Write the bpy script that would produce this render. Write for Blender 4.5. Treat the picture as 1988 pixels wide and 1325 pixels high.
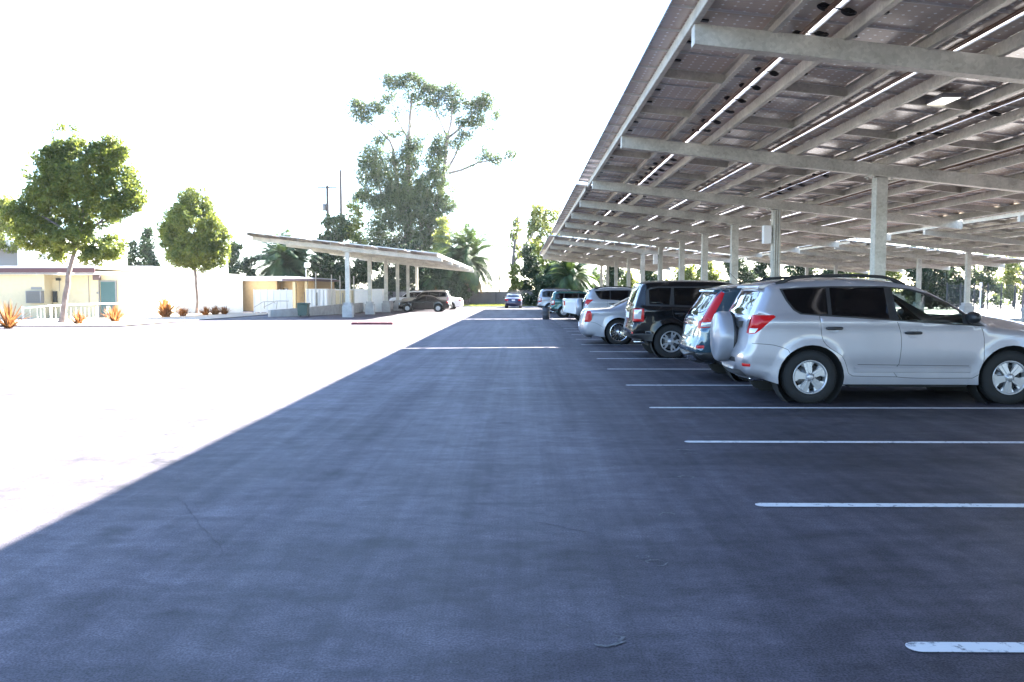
import bpy, bmesh, math, random
import numpy as np
from mathutils import Vector, Matrix
from mathutils.geometry import delaunay_2d_cdt

for o in list(bpy.data.objects): bpy.data.objects.remove(o)
S = bpy.context.scene
COL = S.collection
R = math.radians

# ------------------------------------------------------------------ camera
F_PX, H_EYE, VPU, VPV = 1603.0, 1.6, 1013.0, 562.0
cam_d = bpy.data.cameras.new('camera'); cam = bpy.data.objects.new('camera', cam_d); COL.objects.link(cam)
cam_d.sensor_width = 36.0; cam_d.lens = 36.0*F_PX/1988.0
cam_d.clip_start = 0.05; cam_d.clip_end = 4000
cam.location = (0, 0, H_EYE)
cam.rotation_euler = (R(90)-math.atan((662.5-VPV)/F_PX), 0, math.atan((VPU-994)/F_PX))
S.camera = cam
S.render.resolution_x = 1024; S.render.resolution_y = 682

# ------------------------------------------------------------------ sky + sun
SUN = Vector((5.13, 6.15, 5.28)).normalized()
SUN_EL = math.asin(SUN.z); SUN_AZ = math.atan2(SUN.x, SUN.y)
w = bpy.data.worlds.new('World'); S.world = w; w.use_nodes = True
nt = w.node_tree; bg = nt.nodes['Background']
sky = nt.nodes.new('ShaderNodeTexSky'); sky.sky_type = 'NISHITA'; sky.sun_disc = False
sky.sun_elevation = SUN_EL; sky.sun_rotation = SUN_AZ
sky.air_density = 0.9; sky.dust_density = 0.5; sky.ozone_density = 3.5
nt.links.new(sky.outputs[0], bg.inputs[0]); bg.inputs[1].default_value = 0.05
sd = bpy.data.lights.new('sun', 'SUN'); sd.energy = 5.0; sd.angle = R(0.53); sd.color = (1, 0.95, 0.86)
so = bpy.data.objects.new('sun', sd); COL.objects.link(so)
so.rotation_euler = (-SUN).to_track_quat('-Z', 'Y').to_euler(); so.location = (30, 30, 40)
S.view_settings.view_transform = 'Standard'; S.view_settings.look = 'None'
S.view_settings.exposure = 4.25; S.view_settings.gamma = 1.0

# ------------------------------------------------------------------ helpers
def gz(y):
    if y < 30: return 0.0
    return -0.006*(min(y, 110)-30)
def PX(u, v, Y):            # a point at distance Y that the photograph shows at pixel u, v
    return Vector(((u-VPU)/F_PX*Y, Y, H_EYE+(VPV-v)/F_PX*Y))
def UX(u, Y): return (u-VPU)/F_PX*Y
def tag(o, label=None, cat=None, group=None, kind=None):
    if label: o['label'] = label
    if cat: o['category'] = cat
    if group: o['group'] = group
    if kind: o['kind'] = kind
    return o
def thing(name, label, cat, loc=(0, 0, 0), rz=0, group=None):
    o = bpy.data.objects.new(name, None); COL.objects.link(o)
    o.location = loc; o.rotation_euler = (0, 0, rz); o.empty_display_size = 0.2
    return tag(o, label, cat, group)
def link(name, me, parent=None, loc=(0, 0, 0), rot=(0, 0, 0)):
    o = bpy.data.objects.new(name, me); COL.objects.link(o)
    o.parent = parent; o.location = loc; o.rotation_euler = rot
    return o
def mesh_np(name, V, Fq, mats, mi=None, smooth=False):
    """V (n,3); Fq (m,k) array of equal-sized faces"""
    me = bpy.data.meshes.new(name)
    V = np.asarray(V, dtype=np.float32); Fq = np.asarray(Fq, dtype=np.int32)
    m, k = Fq.shape
    me.vertices.add(len(V)); me.vertices.foreach_set('co', V.ravel())
    me.loops.add(m*k); me.loops.foreach_set('vertex_index', Fq.ravel())
    me.polygons.add(m)
    me.polygons.foreach_set('loop_start', np.arange(0, m*k, k, dtype=np.int32))
    me.polygons.foreach_set('loop_total', np.full(m, k, dtype=np.int32))
    if smooth: me.polygons.foreach_set('use_smooth', np.ones(m, dtype=bool))
    if mi is not None: me.polygons.foreach_set('material_index', np.asarray(mi, dtype=np.int32))
    for x in mats: me.materials.append(x)
    me.update(calc_edges=True); me.validate()
    return me
class MB:
    def __init__(s): s.V = []; s.F = []; s.M = []; s.SM = []
    def add(s, V, F, mi=0, sm=False):
        b = len(s.V); s.V += [tuple(v) for v in V]
        for f in F: s.F.append(tuple(b+i for i in f)); s.M.append(mi); s.SM.append(sm)
    def box(s, x0, y0, z0, x1, y1, z1, mi=0, M=None):
        V = [Vector(p) for p in ((x0,y0,z0),(x1,y0,z0),(x1,y1,z0),(x0,y1,z0),(x0,y0,z1),(x1,y0,z1),(x1,y1,z1),(x0,y1,z1))]
        if M is not None: V = [M@v for v in V]
        s.add(V, [(0,3,2,1),(4,5,6,7),(0,1,5,4),(1,2,6,5),(2,3,7,6),(3,0,4,7)], mi); return s
    def prism(s, poly, a, b, axis='y', mi=0):
        n = len(poly)
        def P(p, t): return {'y': (p[0], t, p[1]), 'x': (t, p[0], p[1]), 'z': (p[0], p[1], t)}[axis]
        s.add([P(p, a) for p in poly]+[P(p, b) for p in poly],
              [tuple(range(n)), tuple(range(2*n-1, n-1, -1))]+[(i, n+i, n+(i+1) % n, (i+1) % n) for i in range(n)], mi); return s
    def tube(s, pts, rad, n=8, mi=0, cap=True, sm=True):
        pts = [Vector(p) for p in pts]; k = len(pts)
        rs = rad if isinstance(rad, (list, tuple)) else [rad]*k
        V = []; up = Vector((0.13, 0.21, 1)).normalized()
        for i, p in enumerate(pts):
            d = (pts[min(i+1, k-1)]-pts[max(i-1, 0)]).normalized()
            a = d.cross(up)
            if a.length < 1e-3: a = d.cross(Vector((1, 0, 0)))
            a.normalize(); b = d.cross(a)
            for j in range(n):
                t = 2*math.pi*(j+.5)/n; V.append(p+(a*math.cos(t)+b*math.sin(t))*rs[i])
        Fc = [(i*n+j, i*n+(j+1) % n, (i+1)*n+(j+1) % n, (i+1)*n+j) for i in range(k-1) for j in range(n)]
        s.add(V, Fc, mi, sm)
        if cap: s.add(V[:n], [tuple(range(n-1, -1, -1))], mi); s.add(V[-n:], [tuple(range(n))], mi)
        return s
    def lathe(s, prof, n=32, axis='z', o=(0, 0, 0), mi=0, sm=True):
        """prof: list of (r, h) about the axis"""
        V = []
        for (r, h) in prof:
            for j in range(n):
                t = 2*math.pi*j/n; c, q = r*math.cos(t), r*math.sin(t)
                p = {'z': (c, q, h), 'y': (c, h, q), 'x': (h, c, q)}[axis]
                V.append((p[0]+o[0], p[1]+o[1], p[2]+o[2]))
        s.add(V, [(i*n+j, i*n+(j+1) % n, (i+1)*n+(j+1) % n, (i+1)*n+j) for i in range(len(prof)-1) for j in range(n)], mi, sm); return s
    def quad(s, a, b, c, d, mi=0): s.add([a, b, c, d], [(0, 1, 2, 3)], mi); return s
    def build(s, name, mats, parent=None, world=False, fix=True, bevel=0):
        if not isinstance(mats, (list, tuple)): mats = [mats]
        me = bpy.data.meshes.new(name)
        V = s.V
        if world and parent is not None:
            l = parent.location; V = [(v[0]-l[0], v[1]-l[1], v[2]-l[2]) for v in V]
        me.from_pydata(V, [], s.F)
        for m in mats: me.materials.append(m)
        me.polygons.foreach_set('material_index', s.M); me.polygons.foreach_set('use_smooth', s.SM)
        if fix:
            bm = bmesh.new(); bm.from_mesh(me); bmesh.ops.recalc_face_normals(bm, faces=bm.faces); bm.to_mesh(me); bm.free()
        me.update()
        o = link(name, me, parent)
        if bevel:
            b = o.modifiers.new('bevel', 'BEVEL'); b.width = bevel; b.segments = 2; b.limit_method = 'ANGLE'
        return o

# ------------------------------------------------------------------ materials
MATS = {}
def mat(name, col, rough=0.6, metal=0.0, noise=0.0, nscale=5.0, bump=0.0, bscale=40.0, coat=0.0, spec=0.5, col2=None, stretch=None, detail=5.0):
    m = bpy.data.materials.new(name); m.use_nodes = True; MATS[name] = m
    n = m.node_tree; b = n.nodes['Principled BSDF']
    b.inputs['Base Color'].default_value = (*col, 1); b.inputs['Roughness'].default_value = rough
    b.inputs['Metallic'].default_value = metal; b.inputs['Specular IOR Level'].default_value = spec
    if coat: b.inputs['Coat Weight'].default_value = coat; b.inputs['Coat Roughness'].default_value = 0.04
    if noise or bump or col2:
        tc = n.nodes.new('ShaderNodeTexCoord'); mp = n.nodes.new('ShaderNodeMapping'); n.links.new(tc.outputs['Object'], mp.inputs[0])
        if stretch: mp.inputs['Scale'].default_value = stretch
    if noise or col2:
        t = n.nodes.new('ShaderNodeTexNoise'); t.inputs['Scale'].default_value = nscale; t.inputs['Detail'].default_value = detail
        n.links.new(mp.outputs[0], t.inputs['Vector'])
        mr = n.nodes.new('ShaderNodeMapRange'); mr.inputs[1].default_value = .3; mr.inputs[2].default_value = .7
        n.links.new(t.outputs['Fac'], mr.inputs[0])
        mx = n.nodes.new('ShaderNodeMix'); mx.data_type = 'RGBA'
        c2 = col2 if col2 else tuple(c*(1-noise) for c in col)
        mx.inputs[6].default_value = (*c2, 1); mx.inputs[7].default_value = (*(tuple(min(1, c*(1+noise)) for c in col) if not col2 else col), 1)
        n.links.new(mr.outputs[0], mx.inputs[0]); n.links.new(mx.outputs[2], b.inputs['Base Color'])
    if bump:
        t2 = n.nodes.new('ShaderNodeTexNoise'); t2.inputs['Scale'].default_value = bscale; t2.inputs['Detail'].default_value = 4
        n.links.new(mp.outputs[0], t2.inputs['Vector'])
        bp = n.nodes.new('ShaderNodeBump'); bp.inputs['Strength'].default_value = bump; bp.inputs['Distance'].default_value = 0.01
        n.links.new(t2.outputs['Fac'], bp.inputs['Height']); n.links.new(bp.outputs[0], b.inputs['Normal'])
    return m

def asphalt():
    m = bpy.data.materials.new('asphalt'); m.use_nodes = True; n = m.node_tree; L = n.links; b = n.nodes['Principled BSDF']
    tc = n.nodes.new('ShaderNodeTexCoord')
    def noise(scale, sc=(1, 1, 1), det=6, rough=.6, dist=0):
        mp = n.nodes.new('ShaderNodeMapping'); mp.inputs['Scale'].default_value = sc; L.new(tc.outputs['Object'], mp.inputs[0])
        t = n.nodes.new('ShaderNodeTexNoise'); t.inputs['Scale'].default_value = scale; t.inputs['Detail'].default_value = det
        t.inputs['Roughness'].default_value = rough; t.inputs['Distortion'].default_value = dist
        L.new(mp.outputs[0], t.inputs['Vector']); return t.outputs['Fac']
    def mr(x, a, c, lo, hi):
        q = n.nodes.new('ShaderNodeMapRange'); q.inputs[1].default_value = a; q.inputs[2].default_value = c
        q.inputs[3].default_value = lo; q.inputs[4].default_value = hi; L.new(x, q.inputs[0]); return q.outputs[0]
    def mul(a, c):
        q = n.nodes.new('ShaderNodeMath'); q.operation = 'MULTIPLY'; L.new(a, q.inputs[0]); L.new(c, q.inputs[1]); return q.outputs[0]
    big = mr(noise(.35, (1, .5, 1), 4), .35, .68, .80, 1.17)
    track = mr(noise(1.1, (1.5, .09, 1), 5, .6, .5), .35, .7, .88, 1.12)       # wear along the driving direction
    cross = mr(noise(.9, (.25, 1.3, 1), 8, .7, .9), .38, .62, .78, 1.2)
    grain = mr(noise(90, det=3), .38, .62, .62, 1.4)
    fine = mr(noise(5, (.6, 1, 1), det=10, rough=.82), .40, .60, .78, 1.22)
    # cracks
    v = n.nodes.new('ShaderNodeTexVoronoi'); v.feature = 'DISTANCE_TO_EDGE'; v.inputs['Scale'].default_value = .22
    nz = n.nodes.new('ShaderNodeTexNoise'); nz.inputs['Scale'].default_value = 1.6; nz.inputs['Detail'].default_value = 6
    L.new(tc.outputs['Object'], nz.inputs['Vector'])
    ad = n.nodes.new('ShaderNodeMix'); ad.data_type = 'RGBA'; ad.blend_type = 'ADD'; ad.inputs[0].default_value = .9
    L.new(tc.outputs['Object'], ad.inputs[6]); L.new(nz.outputs['Color'], ad.inputs[7]); L.new(ad.outputs[2], v.inputs['Vector'])
    crack = mr(v.outputs['Distance'], .0015, .0045, .62, 1.0)
    gate = mr(noise(.3, det=2), .53, .57, 1.0, 0.0)
    cm = n.nodes.new('ShaderNodeMath'); cm.operation = 'MAXIMUM'; L.new(crack, cm.inputs[0]); L.new(gate, cm.inputs[1])
    # oil spots where cars stand
    sp = mr(noise(1.6, (1, 1, 1), 3), .60, .70, 1.0, .68)
    streak = mr(noise(3.0, (2.4, .035, 1), 4, .6, .25), .40, .62, .90, 1.12)
    blot = mr(noise(2.2, (1, 1.2, 1), 7, .72, 1.0), .40, .62, .84, 1.14)
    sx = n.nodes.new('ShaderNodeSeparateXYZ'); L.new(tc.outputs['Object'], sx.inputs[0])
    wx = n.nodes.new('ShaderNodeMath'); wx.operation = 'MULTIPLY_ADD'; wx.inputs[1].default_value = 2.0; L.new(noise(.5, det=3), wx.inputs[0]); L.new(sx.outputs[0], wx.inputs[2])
    stall = mr(wx.outputs[0], 1.2, 4.2, 1.10, .80)                              # oil-dark stalls, worn pale lane; partly sky light painted into the colour
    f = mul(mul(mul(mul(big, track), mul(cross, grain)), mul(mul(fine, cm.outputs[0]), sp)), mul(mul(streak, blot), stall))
    # sparse pale scuffs
    sc = mr(noise(5.5, (1, 2.2, 1), 7, .75, 1.2), .735, .80, 0.0, .35)
    mx = n.nodes.new('ShaderNodeMix'); mx.data_type = 'RGBA'; mx.blend_type = 'MULTIPLY'; mx.inputs[0].default_value = 1
    mx.inputs[6].default_value = (.062, .0555, .066, 1); L.new(f, mx.inputs[7])
    m2 = n.nodes.new('ShaderNodeMix'); m2.data_type = 'RGBA'; m2.inputs[7].default_value = (.4, .39, .38, 1)
    L.new(sc, m2.inputs[0]); L.new(mx.outputs[2], m2.inputs[6]); L.new(m2.outputs[2], b.inputs['Base Color'])
    rr = mr(track, .84, 1.14, .72, .58); L.new(rr, b.inputs['Roughness']); b.inputs['Specular IOR Level'].default_value = .16
    bp = n.nodes.new('ShaderNodeBump'); bp.inputs['Strength'].default_value = .35; bp.inputs['Distance'].default_value = .006
    L.new(noise(85, det=3), bp.inputs['Height']); L.new(bp.outputs[0], b.inputs['Normal'])
    return m
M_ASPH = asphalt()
def worn_paint():
    m = mat('line_paint', (.62, .61, .6), .6); n = m.node_tree; L = n.links; b = n.nodes['Principled BSDF']
    tc = n.nodes.new('ShaderNodeTexCoord'); t = n.nodes.new('ShaderNodeTexNoise'); t.inputs['Scale'].default_value = 13; t.inputs['Detail'].default_value = 10; t.inputs['Roughness'].default_value = .75
    L.new(tc.outputs['Object'], t.inputs['Vector']); r = n.nodes.new('ShaderNodeValToRGB')
    r.color_ramp.elements[0].position = .38; r.color_ramp.elements[0].color = (.12, .12, .13, 1)
    r.color_ramp.elements[1].position = .45; r.color_ramp.elements[1].color = (.56, .56, .55, 1)
    L.new(t.outputs['Fac'], r.inputs[0]); L.new(r.outputs[0], b.inputs['Base Color']); return m
M_LINE = worn_paint()
def galvanised():
    m = mat('galvanised_steel', (.4, .41, .4), .5, .25); n = m.node_tree; L = n.links; b = n.nodes['Principled BSDF']
    tc = n.nodes.new('ShaderNodeTexCoord')
    v = n.nodes.new('ShaderNodeTexVoronoi'); v.inputs['Scale'].default_value = 22; L.new(tc.outputs['Object'], v.inputs['Vector'])
    t = n.nodes.new('ShaderNodeTexNoise'); t.inputs['Scale'].default_value = 2.2; t.inputs['Detail'].default_value = 6; L.new(tc.outputs['Object'], t.inputs['Vector'])
    a = n.nodes.new('ShaderNodeMath'); a.operation = 'MULTIPLY_ADD'; a.inputs[1].default_value = .25
    sx = n.nodes.new('ShaderNodeSeparateColor'); L.new(v.outputs['Color'], sx.inputs[0]); L.new(sx.outputs[0], a.inputs[0]); L.new(t.outputs['Fac'], a.inputs[2])
    r = n.nodes.new('ShaderNodeValToRGB'); r.color_ramp.elements[0].position = .35; r.color_ramp.elements[0].color = (.33, .315, .27, 1)
    r.color_ramp.elements[1].position = .85; r.color_ramp.elements[1].color = (.53, .51, .445, 1)
    L.new(a.outputs[0], r.inputs[0]); L.new(r.outputs[0], b.inputs['Base Color'])
    rr = n.nodes.new('ShaderNodeMapRange'); rr.inputs[3].default_value = .4; rr.inputs[4].default_value = .65; L.new(t.outputs['Fac'], rr.inputs[0]); L.new(rr.outputs[0], b.inputs['Roughness'])
    return m
M_GALV = galvanised()
def panel_back():
    """underside of a glass solar module: dark cells with pale gaps that let a little light through"""
    m = bpy.data.materials.new('solar_cells'); m.use_nodes = True; n = m.node_tree; L = n.links; b = n.nodes['Principled BSDF']
    tc = n.nodes.new('ShaderNodeTexCoord'); s = n.nodes.new('ShaderNodeSeparateXYZ'); L.new(tc.outputs['Object'], s.inputs[0])
    def M(op, a, c=None, d=None):
        q = n.nodes.new('ShaderNodeMath'); q.operation = op
        for i, x in enumerate((a, c, d)):
            if x is None: continue
            if isinstance(x, (int, float)): q.inputs[i].default_value = x
            else: L.new(x, q.inputs[i])
        return q.outputs[0]
    fx = M('ABSOLUTE', M('SUBTRACT', M('FRACT', M('DIVIDE', M('ADD', s.outputs[0], 10*.159), .159)), .5))
    fy = M('ABSOLUTE', M('SUBTRACT', M('FRACT', M('DIVIDE', M('ADD', s.outputs[1], 10*.155), .155)), .5))
    dot = M('GREATER_THAN', M('ADD', fx, fy), .85)
    lin = M('MULTIPLY', M('GREATER_THAN', M('MAXIMUM', fx, fy), .486), .12)
    k = M('MAXIMUM', dot, lin)
    mx = n.nodes.new('ShaderNodeMix'); mx.data_type = 'RGBA'; mx.inputs[6].default_value = (.54, .455, .385, 1); mx.inputs[7].default_value = (.9, .9, .88, 1)
    L.new(k, mx.inputs[0]); L.new(mx.outputs[2], b.inputs['Base Color'])
    b.inputs['Roughness'].default_value = .22; b.inputs['Specular IOR Level'].default_value = .8
    tr = n.nodes.new('ShaderNodeBsdfTranslucent'); tr.inputs[0].default_value = (.5, .52, .55, 1)
    ms = n.nodes.new('ShaderNodeMixShader'); kk = M('MULTIPLY', k, .16)
    L.new(kk, ms.inputs[0]); L.new(b.outputs[0], ms.inputs[1]); L.new(tr.outputs[0], ms.inputs[2])
    L.new(ms.outputs[0], n.nodes['Material Output'].inputs[0]); return m
M_CELLS = panel_back()
M_ALU = mat('aluminium_frame', (.55, .55, .54), .4, .5)
def seal():
    m = bpy.data.materials.new('white_gap_seal'); m.use_nodes = True; n = m.node_tree
    t = n.nodes.new('ShaderNodeBsdfTranslucent'); t.inputs[0].default_value = (.8, .8, .85, 1)
    d = n.nodes.new('ShaderNodeBsdfDiffuse'); d.inputs[0].default_value = (.8, .8, .8, 1)
    ms = n.nodes.new('ShaderNodeMixShader'); ms.inputs[0].default_value = .55
    n.links.new(d.outputs[0], ms.inputs[1]); n.links.new(t.outputs[0], ms.inputs[2]); n.links.new(ms.outputs[0], n.nodes['Material Output'].inputs[0]); return m
M_SEAL = seal()
M_CABLE = mat('black_cable', (.015, .015, .015), .5)
M_COPPER = mat('copper_conduit', (.22, .13, .08), .5, .3, noise=.3)
M_CONC = mat('pale_concrete', (.36, .355, .34), .85, noise=.18, nscale=3, bump=.3, bscale=50)
M_CONCB = mat('kerb_concrete', (.45, .44, .42), .85, noise=.12, nscale=2, bump=.3, bscale=40)
M_BLACKPL = mat('black_plastic', (.012, .012, .013), .45)
M_RUBBER = mat('tyre_rubber', (.008, .008, .008), .85, bump=.2, bscale=60)
M_CHROME = mat('chrome', (.8, .8, .8), .12, 1.0)
M_WHEEL = mat('silver_alloy', (.40, .40, .41), .35, .6)
M_WHEELD = mat('dark_alloy', (.12, .12, .12), .4, .6)
M_SEAT = mat('seat_fabric', (.03, .028, .027), .9)
M_DARK = mat('dark_underbody', (.01, .01, .01), .9)
M_RED = mat('red_lamp_lens', (.42, .006, .008), .3, coat=.25, spec=.2)
M_CLEAR = mat('clear_lamp_lens', (.55, .55, .56), .1, .2, coat=1)
M_AMBER = mat('amber_lens', (.6, .2, .03), .2, coat=1)
M_PLATE = mat('licence_plate', (.7, .7, .7), .5)
M_SPARE = mat('spare_tyre_cover_grey', (.27, .28, .31), .38, .3, coat=.4)
def glass(name, tint, refl=1.0):
    m = bpy.data.materials.new(name); m.use_nodes = True; n = m.node_tree; L = n.links
    t = n.nodes.new('ShaderNodeBsdfTransparent'); t.inputs[0].default_value = (*tint, 1)
    g = n.nodes.new('ShaderNodeBsdfGlossy'); g.inputs[1].default_value = .03; g.inputs[0].default_value = (refl, refl, refl, 1)
    lw = n.nodes.new('ShaderNodeLayerWeight'); lw.inputs[0].default_value = .5; pw = n.nodes.new('ShaderNodeMath'); pw.operation = 'POWER'; pw.inputs[1].default_value = 4; L.new(lw.outputs['Facing'], pw.inputs[0]); fr = n.nodes.new('ShaderNodeMath'); fr.operation = 'MULTIPLY_ADD'; fr.inputs[1].default_value = .9; fr.inputs[2].default_value = .05; L.new(pw.outputs[0], fr.inputs[0])
    ms = n.nodes.new('ShaderNodeMixShader'); L.new(fr.outputs[0], ms.inputs[0]); L.new(t.outputs[0], ms.inputs[1]); L.new(g.outputs[0], ms.inputs[2])
    L.new(ms.outputs[0], n.nodes['Material Output'].inputs[0]); return m
M_GTINT = glass('tinted_glass', (.003, .003, .003)); M_GCLR = glass('clear_car_glass', (.7, .78, .73))
M_GREAR = glass('rear_window_glass', (.06, .07, .08))
M_GDARK = mat('dark_glass', (.003, .003, .0035), .06, spec=.35)
def paint(name, col, metal=.5, rough=.42):
    m = mat(name, col, rough, metal, coat=(.6 if name.startswith('black') else 1.0), spec=(.1 if name.startswith('black') else .5), noise=.05, nscale=2.5); return m
M_P = {
 'silver': paint('silver_paint', (.31, .305, .325)), 'silver2': paint('pale_silver_paint', (.30, .31, .34)),
 'black': paint('black_paint', (.006, .006, .007), 0, .2), 'blue': paint('steel_blue_paint', (.04, .085, .12), .5, .25),
 'white': paint('white_paint', (.75, .75, .74), 0), 'green': paint('teal_green_paint', (.01, .09, .08), .3),
 'tan': paint('tan_paint', (.38, .33, .27), .4), 'navy': paint('navy_paint', (.015, .02, .06), .3),
}

def foliage(name, c1, c2, trans=.35, tcol=(.45, .5, .06), nscale=.9):
    m = bpy.data.materials.new(name); m.use_nodes = True; n = m.node_tree; L = n.links; b = n.nodes['Principled BSDF']
    g = n.nodes.new('ShaderNodeNewGeometry'); tc = n.nodes.new('ShaderNodeTexCoord')
    t = n.nodes.new('ShaderNodeTexNoise'); t.inputs['Scale'].default_value = nscale; t.inputs['Detail'].default_value = 3; L.new(tc.outputs['Object'], t.inputs['Vector'])
    a = n.nodes.new('ShaderNodeMath'); a.operation = 'MULTIPLY_ADD'; a.inputs[1].default_value = .45; L.new(g.outputs['Random Per Island'], a.inputs[0]); L.new(t.outputs['Fac'], a.inputs[2])
    r = n.nodes.new('ShaderNodeValToRGB'); r.color_ramp.elements[0].position = .5; r.color_ramp.elements[0].color = (*c1, 1)
    r.color_ramp.elements[1].position = .95; r.color_ramp.elements[1].color = (*c2, 1); L.new(a.outputs[0], r.inputs[0])
    L.new(r.outputs[0], b.inputs['Base Color']); b.inputs['Roughness'].default_value = .55; b.inputs['Specular IOR Level'].default_value = .3
    tr = n.nodes.new('ShaderNodeBsdfTranslucent')
    mx = n.nodes.new('ShaderNodeMix'); mx.data_type = 'RGBA'; mx.blend_type = 'MULTIPLY'; mx.inputs[0].default_value = 1
    sc = n.nodes.new('ShaderNodeMix'); sc.data_type = 'RGBA'; sc.inputs[0].default_value = .35; sc.inputs[7].default_value = (*tcol, 1); L.new(r.outputs[0], sc.inputs[6])
    ms = n.nodes.new('ShaderNodeMixShader'); ms.inputs[0].default_value = trans
    L.new(sc.outputs[2], tr.inputs[0]); L.new(b.outputs[0], ms.inputs[1]); L.new(tr.outputs[0], ms.inputs[2]); L.new(ms.outputs[0], n.nodes['Material Output'].inputs[0])
    n.nodes.remove(mx); return m
M_LEAF = foliage('broad_green_leaves', (.03, .066, .02), (.15, .18, .028), .4, (.30, .31, .05))
M_EUC = foliage('grey_green_leaves', (.028, .055, .032), (.085, .12, .045), .35, (.18, .22, .06), .35)
M_DKLEAF = foliage('dark_hedge_leaves', (.014, .032, .018), (.045, .07, .028), .2, (.10, .13, .03))
M_YLEAF = foliage('pale_yellow_leaves', (.09, .12, .03), (.24, .26, .06), .4, (.35, .38, .08))
M_PALM = foliage('palm_leaflets', (.02, .045, .022), (.06, .10, .03), .25, (.16, .22, .03))
M_PALMD = foliage('dry_palm_leaflets', (.12, .07, .02), (.3, .2, .05), .25, (.35, .2, .04))
M_FLAX = foliage('rusty_strap_leaves', (.11, .045, .018), (.30, .14, .045), .35, (.45, .17, .05), 3)
M_GRASS = foliage('yellow_green_grass', (.10, .13, .03), (.2, .22, .06), .3)
M_BARK = mat('brown_bark', (.13, .105, .10), .9, noise=.35, nscale=6, bump=.6, bscale=25)
M_BARKP = mat('pale_bark', (.22, .19, .17), .9, noise=.35, nscale=2, bump=.4, bscale=12)
M_POLE = mat('weathered_pole_wood', (.06, .05, .045), .9, noise=.2)
M_CREAM = mat('cream_siding', (.52, .45, .30), .8, noise=.05)
M_WHITEW = mat('white_siding', (.78, .77, .74), .8, noise=.04)
M_MAROON = mat('maroon_fascia', (.07, .03, .035), .7)
M_ROOFW = mat('white_roof', (.75, .75, .75), .7)
M_TEAL = mat('teal_door_paint', (.02, .07, .075), .5)
M_GREYP = mat('grey_paint', (.2, .2, .2), .6)
M_ORANGE = mat('tan_orange_stucco', (.42, .30, .16), .85, noise=.08)
M_BLUER = mat('pale_blue_roof', (.45, .5, .62), .6)
M_BROWNR = mat('brown_roof_edge', (.10, .07, .08), .7)
M_WALLG = mat('grey_block_wall', (.17, .165, .17), .9, noise=.15, nscale=1.2)
M_BINGR = mat('dark_green_plastic', (.012, .05, .04), .5)
M_BARREL = mat('dark_grey_barrel', (.05, .052, .06), .6)
M_REDK = mat('faded_red_paint', (.10, .018, .02), .8, noise=.3, nscale=4)
M_WHITEP = mat('white_metal_paint', (.75, .75, .74), .5)
M_DKMETAL = mat('dark_fence_metal', (.03, .035, .035), .6)
M_PAVE = mat('pale_paving', (.42, .4, .37), .9, noise=.1, nscale=1)
M_DIRT = mat('dry_mulch', (.40, .35, .28), .95, noise=.2, nscale=3)

# ------------------------------------------------------------------ ground, lines
g = MB(); ys = [-60, 0, 30, 60, 90, 110, 200, 700]; xs = [-500, -60, 0, 60, 500]
V = [(x, y, gz(y)) for y in ys for x in xs]; nx = len(xs)
g.add(V, [(j*nx+i, j*nx+i+1, (j+1)*nx+i+1, (j+1)*nx+i) for j in range(len(ys)-1) for i in range(nx-1)])
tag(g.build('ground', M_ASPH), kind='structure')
line_ys = [3.62, 6.06, 8.60, 11.10, 13.72, 16.5, 19.0, 21.1, 23.8, 26.4, 29.0, 31.6, 34.2, 36.8, 39.4, 42.0, 44.6, 47.2, 49.8, 52.4, 55, 57.6, 60.2]
for k, y in enumerate(line_ys):
    b = MB(); z = gz(y)+.005; n = 8; x0 = 1.72+.015*math.sin(k*2.1); x1 = 7.15; hw = .052
    P = [(x1, y-hw-.0, z), (x1, y+hw, z)]+[(x0+hw-hw*math.sin(t), y+hw*math.cos(t), z) for t in [math.pi*i/n for i in range(n+1)]]
    b.add(P, [tuple(range(len(P)))])
    o = b.build('stall_line', M_LINE, fix=False)
    if o.data.polygons[0].normal.z < 0: o.data.flip_normals()
    tag(o, kind='structure')

# ------------------------------------------------------------------ solar canopies
TILT = 0.11; PA = math.atan(TILT); PLEN, PITCH, PW = 1.925, 0.965, 0.939
def make_panel_mesh():
    m = MB(); a, b_, t = PLEN/2, PW/2, .035
    m.box(-a, -b_, 0, a, b_, .012, 0)                       # glass laminate
    for s in (-1, 1):
        m.box(-a, s*b_-.0 if s > 0 else -b_-.012, -.028, a, b_+.012 if s > 0 else -b_, .016, 1)
    m.box(-a-.012, -b_-.012, -.028, -a, b_+.012, .016, 1); m.box(a, -b_-.012, -.028, a+.012, b_+.012, .016, 1)
    m.box(-.62, -.075, -.022, -.36, .0, -.002, 2)           # junction box
    o = m.build('solar_panel', [M_CELLS, M_ALU, M_BLACKPL]); me = o.data; bpy.data.objects.remove(o); return me
ME_PANEL = make_panel_mesh()
def coil_mesh():
    m = MB()
    for s in (-1, 1):
        for q in range(3):
            pts = [(s*.15+.075*math.cos(t)*(1+.1*q), .035*math.sin(t)+.01*q, .03+.012*math.sin(2*t+q)-.008*q) for t in [2*math.pi*i/12 for i in range(13)]]
            m.tube(pts, .011, 4, sm=False)
    m.tube([(-.15, .0, .03), (0, .01, .035), (.15, 0, .03)], .01, 4, sm=False)
    o = m.build('cable_coil', M_CABLE); me = o.data; bpy.data.objects.remove(o); return me
ME_COIL = coil_mesh()
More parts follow.
